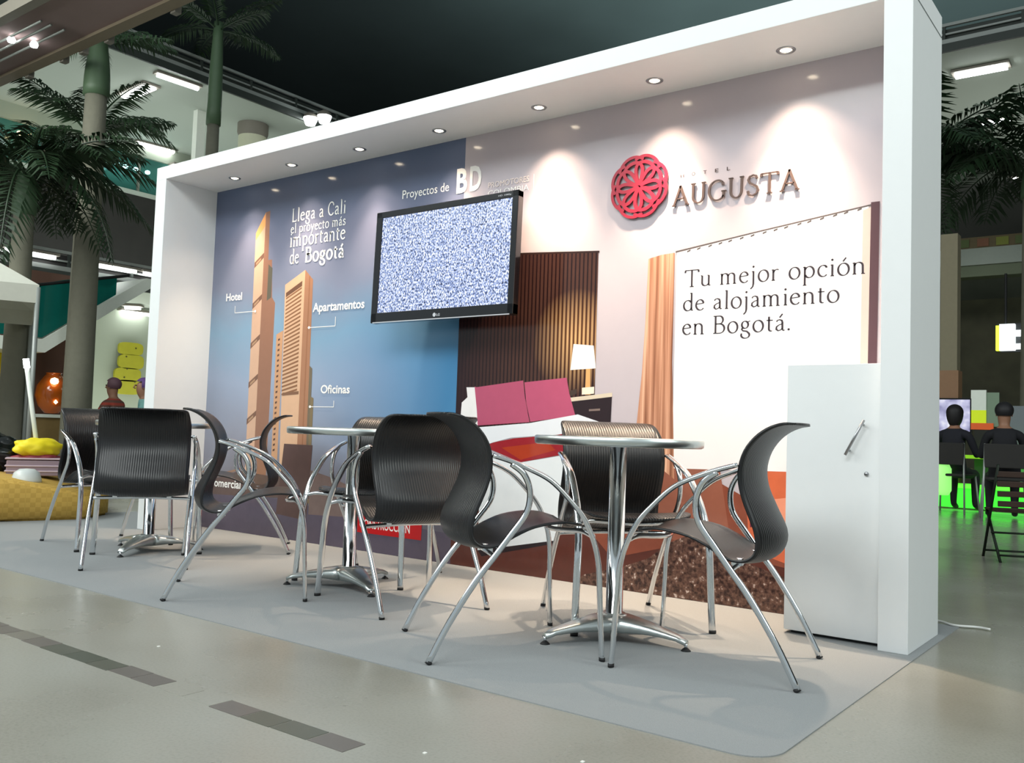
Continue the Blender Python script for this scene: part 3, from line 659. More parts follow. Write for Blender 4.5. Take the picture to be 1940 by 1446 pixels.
def slab(name, x0, x1, y0, y1, z0, zt, axis, edge):
    s = struct(name, box(x0, x1, y0, y1, z0, z0+.12), M['soffit'])
    a0, a1 = (y0, y1) if axis == 'y' else (x0, x1)
    def bar(nm, d0, d1, za, zb, m):
        if axis == 'y': return obj(nm, box(edge+d0, edge+d1, a0, a1, za, zb), m, s)
        return obj(nm, box(a0, a1, edge-d1, edge-d0, za, zb), m, s)
    bar('fascia', 0, .05, z0-.02, z0+.12, M['fascia']); bar('ledge', -.05, .03, z0+.12, z0+.20, M['rail'])
    bar('parapet', -.12, -.06, z0+.2, z0+.40, M['fascia']); bar('handrail', -.02, .03, z0+.42, z0+.47, M['rail']); bar('mid_rail', -.02, .01, z0+.28, z0+.31, M['rail'])
    n = int((a1-a0)/1.15)
    for k in range(n):
        p = a0+.4+1.15*k
        if axis == 'y': obj('baluster', box(edge-.02, edge+.025, p, p+.04, z0+.1, z0+.44), M['fascia'], s)
        else: obj('baluster', box(p, p+.04, edge-.025, edge+.02, z0+.1, z0+.44), M['fascia'], s)
    return s
slab('trim_1', -24, -9.5, -2, 16, 7.3, 7.8, 'y', -9.5)
slab('trim_2', -24, -9.55, -2, 16, 3.1, 3.6, 'y', -9.55)
struct('trim_3', box(-24, -9.6, -2, 16, 3.22, 3.5), M['deep'])
slab('trim_4', -6, 16, 12.5, 26, 7.3, 7.8, 'x', 12.5)
# gallery across the far end
struct('trim_5', box(-6, 16, 12.5, 12.8, 3.50, 3.68), mat('olive_beam', (104, 112, 90), .7))
struct('trim_6', box(-6, 16, 12.45, 12.8, 3.68, 3.95), mat('grey_beam_paint', (150, 156, 148), .7, ns=.05))
tr = struct('trim_7', box(-6, 16, 12.5, 12.8, 3.95, 4.14), mat('brown_band_paint', (98, 84, 58), .7, ns=.2))
for k in range(14):
    x = 1.9+.27*k; obj('colour_patch', box(x, x+.13+.06*random.random(), 12.49, 12.5, 3.98, 4.11), mat('band_patch', random.choice([(120, 124, 50), (84, 96, 54), (120, 78, 56)]), .7), tr)
struct('wall_back', box(-6, 16, 13.2, 13.4, 4.14, 5.2), M['deep'])
struct('wall_back', box(-6, 16, 24, 24.3, 0, 7.3), mat('dim_far_wall', (76, 80, 68), .9, ns=.6, nscale=.8))
struct('wall_back', box(-6, 16, 15, 15.2, 0, 3.5), mat('dim_shop_wall', (62, 60, 46), .9, ns=.6, nscale=2.5))
# columns
for (x, y, r, z0, z1, lb) in ((-10.7, 8.6, .30, 3.6, 7.3, 'cream round column on the upper gallery, above the stand canopy'),):
    c = thing('round_column', lb, 'column', (x, y, z0))
    obj('shaft', lathe([(r, 0), (r, z1-z0-.28)], 32), mat('cream_column', (206, 206, 180), .6), c, True)
    obj('capital', lathe([(r, z1-z0-.28), (r+.03, z1-z0-.2), (r+.03, z1-z0)], 32), M['steelp'], c, True)
bxx = obj('duct_riser', box(-11.05, -10.9, 7.35, 7.55, 3.6, 7.3), ww); tag(bxx, 'slim white vertical duct beside the cream round column', 'duct')
bxx = obj('duct_riser', box(-11.1, -10.95, 9.75, 9.95, 3.6, 6.6), ww); tag(bxx, 'slim white vertical duct to the right of the cream column', 'duct')
bx2 = thing('square_column', 'pale square column at the far right end of the hall, just past the stand', 'column', (3.0, 9.15, 0))
obj('shaft', box(.14, .34, 0, .2, 1.73, 3.5), mat('stone_column', (128, 120, 98), .8, ns=.08), bx2); obj('base', box(.12, .36, -.02, .22, 0, 1.73), mat('tan_panel', (138, 104, 76), .7, ns=.08), bx2)
# fluorescent fittings
def fitting(p, q, lb, wd=.09, grp='fluorescent lights under the galleries'):
    p, q = Vector(p), Vector(q); L = (q-p).length; mid = (p+q)/2; t = thing('ceiling_light', lb, 'light', mid, math.atan2((q-p).y, (q-p).x), grp)
    obj('housing', box(-L/2-.05, L/2+.05, -wd-.03, wd+.03, -.02, .02), M['steelp'], t)
    bm = sweep([Vector((-L/2, 0, -.05)), Vector((L/2, 0, -.05))], wd*.8, .03, (0, 1, 0), 12); obj('tube', bm, M['tube'], t, True)
fitting((-11.39, 6.04, 7.27), (-10.44, 5.99, 7.27), 'big bright tube light on the upper left soffit, between the palm trunks', .16)
fitting((-9.75, 5.72, 7.27), (-9.7, 6.55, 7.27), 'thin tube light tucked along the upper left railing', .06)
fitting((-14.0, 7.81, 7.27), (-13.9, 8.69, 7.27), 'upper of two paired tube lights beside the palm fronds', .10)
fitting((-13.9, 8.7, 6.95), (-13.9, 9.5, 6.95), 'lower of two paired tube lights touching the stand corner', .10)
fitting((-11.6, 6.4, 3.07), (-11.4, 6.6, 3.07), 'short tube light over the yellow wall sign, upper one', .10)
fitting((-11.9, 6.5, 3.02), (-11.85, 7.1, 3.02), 'long tube light just above the yellow wall sign', .06)
fitting((-9.95, 3.9, 3.07), (-9.66, 4.04, 3.07), 'small round-ended light under the lower left gallery', .10)
fitting((2.45, 13.48, 7.27), (3.25, 13.49, 7.27), 'bright tube light on the far right soffit', .13)
fitting((2.40, 16.25, 7.27), (2.89, 16.30, 7.27), 'short dimmer tube light behind the right palm', .07)
fitting((2.26, 20.8, 7.27), (2.60, 20.8, 7.27), 'farthest small tube light at the right edge', .08)
for nm, y0, y1 in (('first', 4.55, 5.35), ('second', 5.5, 5.95), ('third', 3.1, 3.9)):
    fitting((-9.46, y0, 3.46), (-9.46, y1, 3.46), nm+' strip light glowing along the lower left railing', .035, 'strip lights on the lower railing')
for x, y, lb in ((-9.3, 9.02, 'left of two round floodlights above the stand canopy'), (-8.95, 9.1, 'right of two round floodlights above the stand canopy')):
    t = thing('floodlight', lb, 'light', (x, y, 7.32), 0, 'round floodlights on the railing')
    obj('reflector', lathe([(0, -.17), (.10, -.15), (.14, -.05), (.15, 0)], 20), M['tube'], t, True); obj('housing', lathe([(.15, 0), (.14, .06), (.06, .12), (0, .12)], 20), M['steelp'], t, True)
    obj('arm', tube((0, 0, .1), (-.25 if x < -9.1 else -.5, 0, .16), .02), M['rail'], t)
# small lights glinting in the upper left gallery
warm = mat('warm_lamp_glow', (255, 214, 150), .4, emit=6)
cyan = mat('cyan_lamp_glow', (170, 240, 240), .4, emit=4)
for k, (y, m_) in enumerate(((5.1, warm), (5.3, warm), (7.05, cyan), (7.25, cyan), (7.45, cyan), (7.7, cyan), (8.0, cyan))):
    t = tag(obj('gallery_lamp', lathe([(0, -.05), (.05, -.03), (.06, 0), (.05, .03), (0, .05)], 10, (-13.8, y, 6.55+.1*(m_ is warm))), m_, smooth=True),
            ['left one of two warm gallery lamps behind the palm fronds', 'right one of two warm gallery lamps behind the palm fronds', 'first cyan lamp from the left in the teal gallery window', 'second cyan lamp from the left in the teal gallery window', 'middle cyan lamp in the teal gallery window', 'fourth cyan lamp from the left in the teal gallery window', 'rightmost cyan lamp in the teal gallery window, by the stand'][k], 'lamp', 'warm gallery lamps' if m_ is warm else 'cyan gallery lamps')
# stair / ramp with white fascia and teal glass, lower left
st = thing('escalator', 'escalator with white side panel and teal glass, lower left behind the palm', 'escalator')
def prx(poly, x0, x1):   # polygon in (y, z), thickness along x
    b = bmesh.new(); A = [b.verts.new((x0, y, z)) for y, z in poly]; B = [b.verts.new((x1, y, z)) for y, z in poly]; n = len(poly)
    fs = [b.faces.new(A), b.faces.new(B[::-1])]+[b.faces.new((A[i], B[i], B[(i+1) % n], A[(i+1) % n])) for i in range(n)]
    bmesh.ops.recalc_face_normals(b, faces=fs); return b
obj('side_panel', prx([(1.2, 1.71), (3.13, 1.71), (4.24, 2.54), (5.0, 3.08), (4.7, 3.08), (4.2, 2.72), (3.09, 1.91), (1.2, 1.90)], -8.9, -8.0), ww, st)
tg = mat('teal_glass_panel', (24, 118, 108), .08, ns=.05); nt, b = nodes(tg); b.inputs['Transmission Weight'].default_value = .35
obj('glass_panel', prx([(1.2, 1.92), (3.08, 1.93), (4.2, 2.74), (4.2, 3.05), (3.34, 2.84), (2.87, 2.69), (2.3, 2.40), (1.2, 2.40)], -8.05, -8.02), tg, st)
obj('handrail', sweep([Vector((-8.03, 1.2, 2.42)), Vector((-8.03, 2.35, 2.43)), Vector((-8.03, 3.0, 2.72)), Vector((-8.03, 4.4, 3.08))], .025, .025, (1, 0, 0)), M['rubber'], st)
# bridge crossing overhead, top left
br_ = struct('trim_8', box(-11, 4, 1.28, 2.12, 5.5, 5.62), mat('mauve_soffit_panel', (150, 128, 126), .8, ns=.15, nscale=1.5))
obj('edge_beam', box(-11, 4, 2.06, 2.22, 5.46, 5.62), mat('tan_beam_paint', (138, 124, 104), .7, ns=.06), br_)
obj('edge_beam', box(-11, 4, 1.18, 1.30, 5.46, 5.62), M['steelp'], br_)
for k, y in enumerate((1.50, 1.62, 1.78)): obj('conduit', tube((-9.5, y, 5.46), (-5.2, y, 5.46), .015), M['rail'], br_, True)
for x in (-7.14, -6.17, -5.67, -5.05, -3.6): obj('hanger_post', box(x-.05, x+.05, 2.23, 2.31, 5.44, 9.5), M['steelp'], br_)
t = thing('tube_light', 'thin vertical tube light glowing on the overhead bridge, top left', 'light', (-5.03, 2.34, 5.62)); obj('tube', tube((0, 0, 0), (0, 0, .95), .013), M['tube'], t, True); obj('clip', box(-.02, .02, -.03, -.01, -.03, .02), M['steelp'], t)
for k, (x, y) in enumerate(((-6.35, 1.45), (-6.0, 1.52), (-5.9, 1.75))):
    lbs = ['left of the three white spotlights under the overhead bridge', 'middle of the three white spotlights under the overhead bridge', 'right one of the three white spotlights under the overhead bridge'][k]
    tag(obj('spotlight', lathe([(0, -.035), (.04, -.03), (.05, 0), (.03, .04), (0, .04)], 12, (x, y, 5.43)), M['tube'], smooth=True), lbs, 'light', 'spotlights under the bridge')

# ------------------------------------------------------------------ palms
M['trunk'] = mat('grey_palm_bark', (118, 116, 102), .9, ns=.12, nscale=14, bump=.5)
M['shaft'] = mat('green_crownshaft', (78, 100, 74), .5, ns=.1, nscale=6)
M['leaf'] = mat('palm_leaflet', (52, 76, 50), .5, ns=.25, nscale=5)
M['leaf2'] = mat('dark_palm_leaflet', (30, 52, 28), .55, ns=.3, nscale=5)
def frond_mesh(L, droop, m, name='frond', wl=.42, n=30):
    bm = bmesh.new(); pts = []
    for i in range(13):
        u = i/12; pts.append(Vector((L*(u-.12*u*u*droop), 0, L*(.42*u-droop*.62*u*u))))
    sweep(pts, lambda t: .018*(1-t)+.004, lambda t: .014*(1-t)+.003, (0, 1, 0), 5, bm)
    for i in range(n):
        u = .14+.84*i/n; f = u*12; k = min(int(f), 11); p = pts[k].lerp(pts[k+1], f-k); d = (pts[k+1]-pts[k]).normalized()
        ln = wl*L*.5*(math.sin(PI*min(1, u*.95+.08))**.6+.15)
        for s in (-1, 1):
            a = random.uniform(.5, .8); v = (d*a+Vector((0, s*1.0, 0))+Vector((0, 0, random.uniform(-.15, .25)))).normalized()
            e = p+v*ln+Vector((0, 0, -ln*random.uniform(.3, .6))); mdl = p+v*ln*.5; wv_ = d*.016*L
            q = [bm.verts.new(p), bm.verts.new(mdl+wv_), bm.verts.new(e), bm.verts.new(mdl-wv_)]; bm.faces.new(q)
    me = bpy.data.meshes.new(name); bm.to_mesh(me); bm.free(); me.materials.append(m); return me
def palm(x, y, h, r, lb, nf=16, L=2.0, m=None, shaft=.9, droop=.9, seed=1, group='palms in the hall', lean=0.):
    random.seed(seed); t = thing('palm_tree', lb, 'palm', (x, y, 0), 0, group)
    path = [Vector((lean*(i/10)**2, 0, h*i/10)) for i in range(11)]
    obj('trunk', sweep(path, lambda u: r*(1.12-.3*u), lambda u: r*(1.12-.3*u), (1, 0, 0), 18), M['trunk'], t, True)
    top = path[-1]
    obj('crownshaft', sweep([top+Vector((0, 0, shaft*i/6)) for i in range(7)], lambda u: r*(1.0+.10*math.sin(PI*min(1, u*1.2))-.35*u), lambda u: r*(1.0+.10*math.sin(PI*min(1, u*1.2))-.35*u), (1, 0, 0), 16), M['shaft'], t, True)
    ms = [frond_mesh(L, droop*q, m or M['leaf']) for q in (.6, .9, 1.25)]
    for k in range(nf):
        o = bpy.data.objects.new('frond', ms[k % 3]); C.objects.link(o); o.parent = t; o.location = top+Vector((0, 0, shaft*.92))
        o.rotation_euler = (random.uniform(-.2, .2), random.uniform(-.45, .25), 2*PI*k/nf*1.0+random.uniform(-.2, .2))
    return t
palm(-6.22, 2.75, 5.15, .17, 'tall grey palm trunk rising in front of the gallery, nearest to the stand', 9, 1.1, shaft=.8, droop=.4, seed=3, lean=.0)
palm(-5.18, 1.44, 3.1, .135, 'dark leafy palm at the left edge, beside the tent canopy', 26, 1.6, M['leaf2'], .5, 1.35, 5)
palm(-8.34, 6.02, 6.1, .13, 'palm whose thin trunk rises behind the stand canopy at upper left', 9, 1.35, M['leaf2'], 1.9, .5, 8)  # darker leaflet colour stands in for shade on this crown
palm(-7.65, 3.4, 4.6, .13, 'bushy palm crown behind the nearest grey trunk', 16, 1.45, M['leaf'], .5, .95, 11)
palm(-7.75, 1.1, 3.9, .13, 'second dark palm at the far left edge under the bridge', 14, 1.3, M['leaf2'], .5, 1.0, 13)
palm(2.7, 9.9, 4.35, .15, 'dark palm behind the right column of the stand', 22, 1.7, M['leaf2'], .5, 1.05, 17)
palm(4.0, 10.6, 4.2, .15, 'dark palm at the right edge of the picture', 20, 1.9, M['leaf2'], .5, 1.05, 19)
random.seed(4)

# ------------------------------------------------------------------ people
def person(x, y, rz, shirt, trousers, hair, lb, z0=0., seat=.46, sc=1., lean=.06, skin=(150, 108, 84), stripes=None, long_hair=False, arm_up=False):
    t = thing('person', lb, 'person', (x, y, z0), rz); t.scale = (sc, sc, sc)
    me = bpy.data.meshes.new('body'); V = []; E = []; R = []
    def v(p, r, par=None):
        V.append(Vector(p)); R.append(r)
        if par is not None: E.append((par, len(V)-1))
        return len(V)-1
    pel = v((0, 0, seat+.10), (.155, .12)); wa = v((0, lean*.3, seat+.26), (.135, .10), pel); ch = v((0, lean*.6, seat+.42), (.155, .11), wa)
    up_ = v((0, lean, seat+.54), (.12, .085), ch); nk = v((0, lean+.01, seat+.62), (.052, .052), up_); h0 = v((0, lean+.03, seat+.68), (.07, .08), nk); h1 = v((0, lean+.035, seat+.77), (.078, .095), h0); h2 = v((0, lean+.025, seat+.85), (.055, .07), h1)
    hands = []
    for s in (-1, 1):
        sh = v((s*.17, lean, seat+.52), (.058, .058), up_); z_el = seat+.27
        el = v((s*.235, lean+.10, z_el), (.042, .042), sh)
        wp = (s*.16, lean+.32, seat+.30) if not (arm_up and s > 0) else (s*.40, lean+.22, seat+.12)
        wr = v(wp, (.027, .027), el); hd = v(Vector(wp)+Vector((-s*.01, .07, .0)), (.034, .02), wr); hands.append((Vector(wp)+Vector((-s*.01, .09, 0)), s))
        hp = v((s*.09, .05, seat+.06), (.092, .085), pel); kn = v((s*.13, .43, seat+.04), (.062, .062), hp); an = v((s*.13, .42, .09), (.038, .04), kn); v((s*.14, .56, .035), (.035, .03), an)
    me.from_pydata(V, E, []); o = bpy.data.objects.new('tmp', me); C.objects.link(o)
    md = o.modifiers.new('s', 'SKIN'); ss = o.modifiers.new('ss', 'SUBSURF'); ss.levels = 2; ss.render_levels = 2
    for i, d in enumerate(me.skin_vertices[0].data): d.radius = R[i]; d.use_root = (i == 0)
    bpy.context.view_layer.update()
    m2_ = bpy.data.meshes.new_from_object(o.evaluated_get(bpy.context.evaluated_depsgraph_get())); bpy.data.objects.remove(o)
    bm = bmesh.new(); bm.from_mesh(m2_); bpy.data.meshes.remove(m2_)
    for f_ in bm.faces: f_.material_index = 0
    for c_, s in hands:                                   # five fingers each
        for k in range(5):
            if k == 4: a_, b_ = c_+Vector((-s*.028, -.02, 0)), c_+Vector((-s*.055, .02, -.012))
            else: a_, b_ = c_+Vector(((k-1.5)*.017, .0, 0)), c_+Vector(((k-1.5)*.019, .055-.008*abs(k-1.5), -.006))
            sweep([a_, a_.lerp(b_, .6), b_+Vector((0, .005, -.018))], .008, .0075, (1, 0, 0), 8, bm)
    for s in (-1, 1):                                     # ears
        e = Vector((s*.078, lean+.02, seat+.765)); sweep([e-Vector((0, 0, .028)), e, e+Vector((0, 0, .028))], .008, .016, (1, 0, 0), 8, bm)
    sweep([Vector((0, lean+.125, seat+.80)), Vector((0, lean+.148, seat+.755)), Vector((0, lean+.12, seat+.748))], .012, .010, (1, 0, 0), 8, bm)   # nose
    for f_ in bm.faces:
        c = f_.calc_center_median(); f_.smooth = True
        if c.z > seat+.60: k = 0
        elif c.z > seat+.13 and (abs(c.x) < .25 and c.y < lean+.16): k = 1
        elif c.z > seat+.10 and c.y > lean+.16: k = 0
        elif c.z < .075: k = 3
        elif c.z < seat+.16: k = 2
        else: k = 1
        f_.material_index = k
    sm = mat('shirt_cloth', shirt, .85, ns=.06)
    if stripes:
        nt, b = nodes(sm); co, xyz = sepxyz(nt); wv = nt.nodes.new('ShaderNodeTexWave'); wv.bands_direction = 'Z'; wv.inputs['Scale'].default_value = 4.2; nt.links.new(co, wv.inputs['Vector'])
        nt.links.new(ramp(nt, wv.outputs['Fac'], [(.45, shirt), (.55, stripes)]), b.inputs['Base Color'])
    obj('body', bm, [mat('skin', skin, .5), sm, mat('trouser_cloth', trousers, .85), M['rubber']], t)
    hb_ = bmesh.new(); bmesh.ops.create_uvsphere(hb_, u_segments=20, v_segments=14, radius=1)
    for q in hb_.verts:
        p = q.co.copy(); q.co = Vector((p.x*.098, lean+.012+p.y*.112, seat+.805+p.z*(.10 if p.z > 0 or not long_hair else .2)))
    bmesh.ops.delete(hb_, geom=[f_ for f_ in hb_.faces if f_.calc_center_median().y > lean+.05 and f_.calc_center_median().z < seat+.84], context='FACES')
    bmesh.ops.delete(hb_, geom=[f_ for f_ in hb_.faces if f_.calc_center_median().z < seat+(.55 if long_hair else .74)], context='FACES')
    obj('hair', hb_, mat('hair', hair, .6), t, True)
    for s in (-1, 1): obj('eye', lathe([(0, .009), (.007, .006), (.009, 0), (.007, -.006), (0, -.009)], 10, (s*.03, lean+.118, seat+.79)), M['rubber'], t, True)
    return t
person(-4.25, 2.20, math.radians(110), (160, 64, 50), (60, 60, 70), (90, 60, 70), 'seated person in a red and brown striped shirt at the far left counter', stripes=(104, 70, 60), seat=.60, sc=.82, arm_up=True)
person(-4.05, 2.48, math.radians(150), (120, 170, 165), (60, 60, 70), (92, 60, 120), 'seated person in a pale teal top with purple headwear beside the stand edge', seat=.58, sc=.84)
person(3.52, 8.0, math.radians(-8), (24, 24, 34), (30, 30, 36), (20, 16, 18), 'person in dark clothes seen from behind, facing the lit screen at the right', seat=.44, sc=.93, long_hair=True)
person(4.16, 7.3, math.radians(12), (20, 20, 26), (26, 26, 30), (24, 22, 26), 'person in black clothes seated at the right edge, seen from behind', seat=.44, sc=.93)
def bench(x, y, rz, lb, m_, h=.44):
    t = thing('stool', lb, 'stool', (x, y, 0), rz)
    obj('seat', box(-.19, .19, -.19, .19, h-.04, h, bev=.008), m_, t)
    for sx in (-1, 1):
        for sy in (-1, 1): obj('leg', tube((sx*.19, sy*.19, 0), (sx*.15, sy*.15, h-.04), .012, 8), M['rail'], t, True)
bench(-4.25, 2.20, 1.9, 'small stool under the person in the striped shirt', M['brown'], .49); bench(-4.05, 2.48, .2, 'small stool under the person in the teal top', M['brown'], .485)

# ------------------------------------------------------------------ things at the left
amb = mat('amber_glass', (150, 74, 20), .12, ns=.45, nscale=5, emit=.06); nt, b = nodes(amb)
t = thing('glass_vase', 'large round amber glass ornament glowing from inside against the brown wall', 'ornament', (-8.55, 3.55, .80))
obj('bowl', lathe([(0, 0), (.10, .01), (.2, .12), (.25, .28), (.23, .44), (.14, .58), (.10, .62), (.12, .64)], 28), amb, t, True)
obj('bulb', lathe([(0, -.05), (.05, -.03), (.06, 0), (.05, .04), (0, .06)], 12, (.24, -.10, .50)), warm, t, True); obj('bulb', lathe([(0, -.03), (.03, 0), (0, .04)], 12, (.24, -.06, .18)), warm, t, True)
t = thing('counter', 'low brown counter with pale top under the amber glass ornament', 'counter', (-8.6, 3.4, 0))
obj('cabinet', box(-.3, .3, -1.2, .6, 0, .74), mat('ochre_wood', (132, 108, 66), .6, ns=.1), t); obj('countertop', box(-.33, .33, -1.23, .63, .74, .79), ww, t)
t = thing('bar_counter', 'long pale counter in front of the white wall, left of the stand', 'counter', (-5.0, 3.95, 0)); 
obj('front', box(-3.2, 0.0, -.1, .3, 0, .72), M['plaster'], t); obj('countertop', box(-3.25, .05, -.16, .36, .72, .76), M['fascia'], t)
yl = mat('yellow_banner_cloth', (226, 206, 22), .7)
t = thing('hanging_banner', 'plain yellow banner cut off by the left edge of the picture', 'banner', (-8.9, 2.3, 0)); obj('cloth', box(0, .02, -.4, .66, .88, 1.72), yl, t); obj('rod', tube((.01, -.42, 1.74), (.01, .68, 1.74), .015), M['rail'], t, True)
sg = thing('wall_sign', 'yellow sign of stacked rounded shapes on the pale wall, left of the stand', 'sign', (-11.9, 6.7, 0))
ym = mat('yellow_sign_board', (168, 164, 40), .6, ns=.12, nscale=6)
for yy, z, ry_, rz_ in ((0.02, 2.22, .27, .13), (.04, 1.95, .28, .15), (-.02, 1.68, .29, .14), (.0, 1.42, .28, .15)):
    n = 28; poly = []
    for k in range(n):
        a = 2*PI*k/n; ca, sa = math.cos(a), math.sin(a); poly.append((yy+ry_*math.copysign(abs(ca)**.5, ca), z+rz_*math.copysign(abs(sa)**.6, sa)))
    obj('lobe', prx(poly, .0, .06), ym, sg)
dk_ = mat('sign_dark_spots', (70, 66, 20), .6)
for yy, z in ((-.08, 2.05), (.12, 2.24), (-.05, 1.80), (.14, 1.54), (-.1, 1.62)): obj('spot', prx([(yy+.018*math.cos(a*PI/4), z+.018*math.sin(a*PI/4)) for a in range(8)], .06, .065), dk_, sg)
# tent
cv = mat('off_white_tent_cloth', (196, 196, 184), .8, ns=.05)
tn = thing('canopy_tent', 'off white canopy tent with metal poles at the left edge', 'tent')
cs = [(-2.83, .57), (-3.79, -1.6), (-5.97, -.64), (-5.0, 1.53)]; pk = (-4.4, -.04, 2.75)
bm = bmesh.new()
for i in range(4):
    a, b_ = cs[i], cs[(i+1) % 4]
    q = [bm.verts.new((*a, 1.97)), bm.verts.new((*b_, 1.97)), bm.verts.new(pk)]; bm.faces.new(q)
    q = [bm.verts.new((*a, 1.80)), bm.verts.new((*b_, 1.80)), bm.verts.new((*b_, 1.97)), bm.verts.new((*a, 1.97))]; bm.faces.new(q)
bmesh.ops.remove_doubles(bm, verts=bm.verts, dist=.001); bmesh.ops.recalc_face_normals(bm, faces=bm.faces)
bmesh.ops.solidify(bm, geom=bm.faces, thickness=.004); obj('canopy', bm, cv, tn)
for c_ in cs: obj('pole', tube((c_[0]-.02, c_[1], 0), (c_[0]-.02, c_[1], 1.95), .022), M['rail'], tn, True)
# platform and clutter
pf = [(-.74, .01, .19), (-.87, -.51, .30), (-1.0, -1.05, .40), (-2.6, -.6, .40), (-2.2, .6, .28), (-.98, .34, .17)]
bm = bmesh.new(); A = [bm.verts.new((x, y, z)) for x, y, z in pf]; B = [bm.verts.new((x, y, .0)) for x, y, z in pf]
bm.faces.new(A); bm.faces.new(B[::-1])
for i in range(6): bm.faces.new((A[i], B[i], B[(i+1) % 6], A[(i+1) % 6]))
bmesh.ops.recalc_face_normals(bm, faces=bm.faces); bmesh.ops.triangulate(bm, faces=[f_ for f_ in bm.faces if len(f_.verts) > 4])
bmesh.ops.bevel(bm, geom=list(bm.edges), offset=.02, segments=2, affect='EDGES')
m = mat('checked_yellow_cloth', (196, 160, 70), .8); nt, b = nodes(m); co, xyz = sepxyz(nt); ck = nt.nodes.new('ShaderNodeTexChecker'); ck.inputs['Scale'].default_value = 30
nt.links.new(co, ck.inputs['Vector']); ck.inputs['Color1'].default_value = (*sl((212, 172, 84)), 1); ck.inputs['Color2'].default_value = (*sl((200, 160, 74)), 1); nt.links.new(ck.outputs[0], b.inputs['Base Color'])
pl = obj('low_platform', bm, m, smooth=True); tag(pl, 'low platform draped in checked yellow cloth at the left edge', 'platform')
def blob(c, r, seed, amp=.25, seg=24):
    b_ = bmesh.new(); bmesh.ops.create_icosphere(b_, subdivisions=4, radius=1)
    for v_ in b_.verts:
        n_ = noise.noise(v_.co*2.2+Vector((seed, 0, 0))); v_.co = Vector((v_.co.x*r[0], v_.co.y*r[1], v_.co.z*r[2]))*(1+amp*n_)
        v_.co += Vector(c); v_.co.z = max(v_.co.z, c[2]-r[2]*.8)
    return b_
tag(obj('bin_bag', blob((-1.78, -.2, .43), (.24, .22, .17), 3), mat('black_bin_liner', (14, 18, 16), .18), smooth=True), 'crumpled shiny black plastic bag at the left edge of the platform', 'bag')
tag(obj('cloth_bundle', blob((-1.42, -.02, .50), (.12, .18, .08), 7, .2), mat('yellow_fabric', (236, 214, 24), .6), smooth=True), 'bright yellow cloth bundle lying on top of the plastic crate', 'bundle')
cr = thing('plastic_crate', 'see-through plastic crate with pinkish contents on the yellow platform', 'crate', (-1.42, -.02, .29), math.radians(62))
cm = mat('cloudy_crate_plastic', (150, 130, 140), .25)
obj('bin', box(-.20, .20, -.14, .14, 0, .12, bev=.01), cm, cr)
for z in (.03, .07, .125): obj('rim', box(-.21, .21, -.15, .15, z, z+.012, bev=.004), mat('crate_rim', (196, 176, 186), .3), cr)
obj('contents', blob((0, 0, .13), (.17, .11, .04), 12, .3), mat('pink_contents', (150, 58, 72), .5), cr, True)
tag(obj('white_bowl', lathe([(.0, .10), (.05, .096), (.085, .07), (.10, .02), (.102, 0), (.0, 0)], 28, (-1.06, -.26, .262)), mat('white_plastic', (205, 210, 208), .35), smooth=True), 'upturned white plastic bowl near the front edge of the platform', 'bowl')
lp = thing('white_pole', 'thin white pole with bright cap leaning beside the tent pole', 'pole'); obj('rod', tube((-1.44, .02, .30), (-1.49, -.11, 1.12), .017), ww, lp, True); obj('cap', tube((-1.49, -.11, 1.12), (-1.494, -.12, 1.19), .022), M['tube'], lp, True)

# ------------------------------------------------------------------ food court at the far right
grn = mat('green_lit_panel', (70, 220, 60), .4, emit=.35)
sc_ = thing('display_screen', 'large lit screen at the far right, in front of the person in dark clothes', 'screen', (3.34, 9.0, 1.15))
obj('bezel', box(-.21, .20, 0, .06, -.22, .22, bev=.005), M['bezel'], sc_)
m = mat('pale_screen_glow', (30, 30, 36), .4); nt, b = nodes(m); co, xyz = sepxyz(nt); nz = nt.nodes.new('ShaderNodeTexNoise'); nz.inputs['Scale'].default_value = 7; nt.links.new(co, nz.inputs['Vector'])
nt.links.new(ramp(nt, nz.outputs['Fac'], [(.3, (120, 120, 160)), (.55, (190, 190, 220)), (.7, (240, 240, 245))]), b.inputs['Emission Color']); b.inputs['Emission Strength'].default_value = .7
obj('panel', box(-.19, .18, -.004, 0, -.20, .20), m, sc_); obj('stand_leg', box(-.03, .03, .01, .05, -1.15, -.22), M['rubber'], sc_)
pp = thing('printed_totem', 'white and lime green totem panel beside the lit screen at the right', 'sign', (3.62, 9.0, 0))
obj('board', box(-.09, .08, 0, .04, 1.22, 1.47), ww, pp); obj('lime_panel', box(-.09, .08, 0, .04, 1.06, 1.22), mat('lime_print', (196, 214, 20), .6, emit=.25), pp)
obj('orange_strip', box(-.09, .16, -.003, .04, .98, 1.06), mat('orange_print', (206, 84, 30), .6, emit=.15), pp); obj('side_board', box(.08, .22, .02, .06, 1.02, 1.44), mat('grey_green_board', (120, 140, 118), .6), pp); obj('support', box(-.05, .15, .005, .03, 0, .98), M['deep'], pp)
tag(obj('partition_panel', box(3.72, 4.12, 9.1, 9.14, 0, 1.28), mat('grey_partition', (112, 118, 124), .6)), 'plain grey partition panel behind the person at the right edge', 'panel')
sgn = thing('light_box_sign', 'glowing white light box sign with lime edge, upper right', 'sign', (3.3, 12.3, 2.26))
obj('face', box(.03, .24, 0, .1, .02, .43), mat('white_light_box', (240, 250, 250), .4, emit=1.6), sgn); obj('edge', box(-.02, .03, 0, .1, .02, .41), mat('lime_light_edge', (220, 240, 60), .4, emit=1.2), sgn)
obj('face', box(.24, .45, 0, .1, .24, .33), mat('white_light_box2', (240, 250, 250), .4, emit=1.6), sgn); obj('face', box(.24, .45, 0, .1, .04, .12), bpy.data.materials['white_light_box2'], sgn)
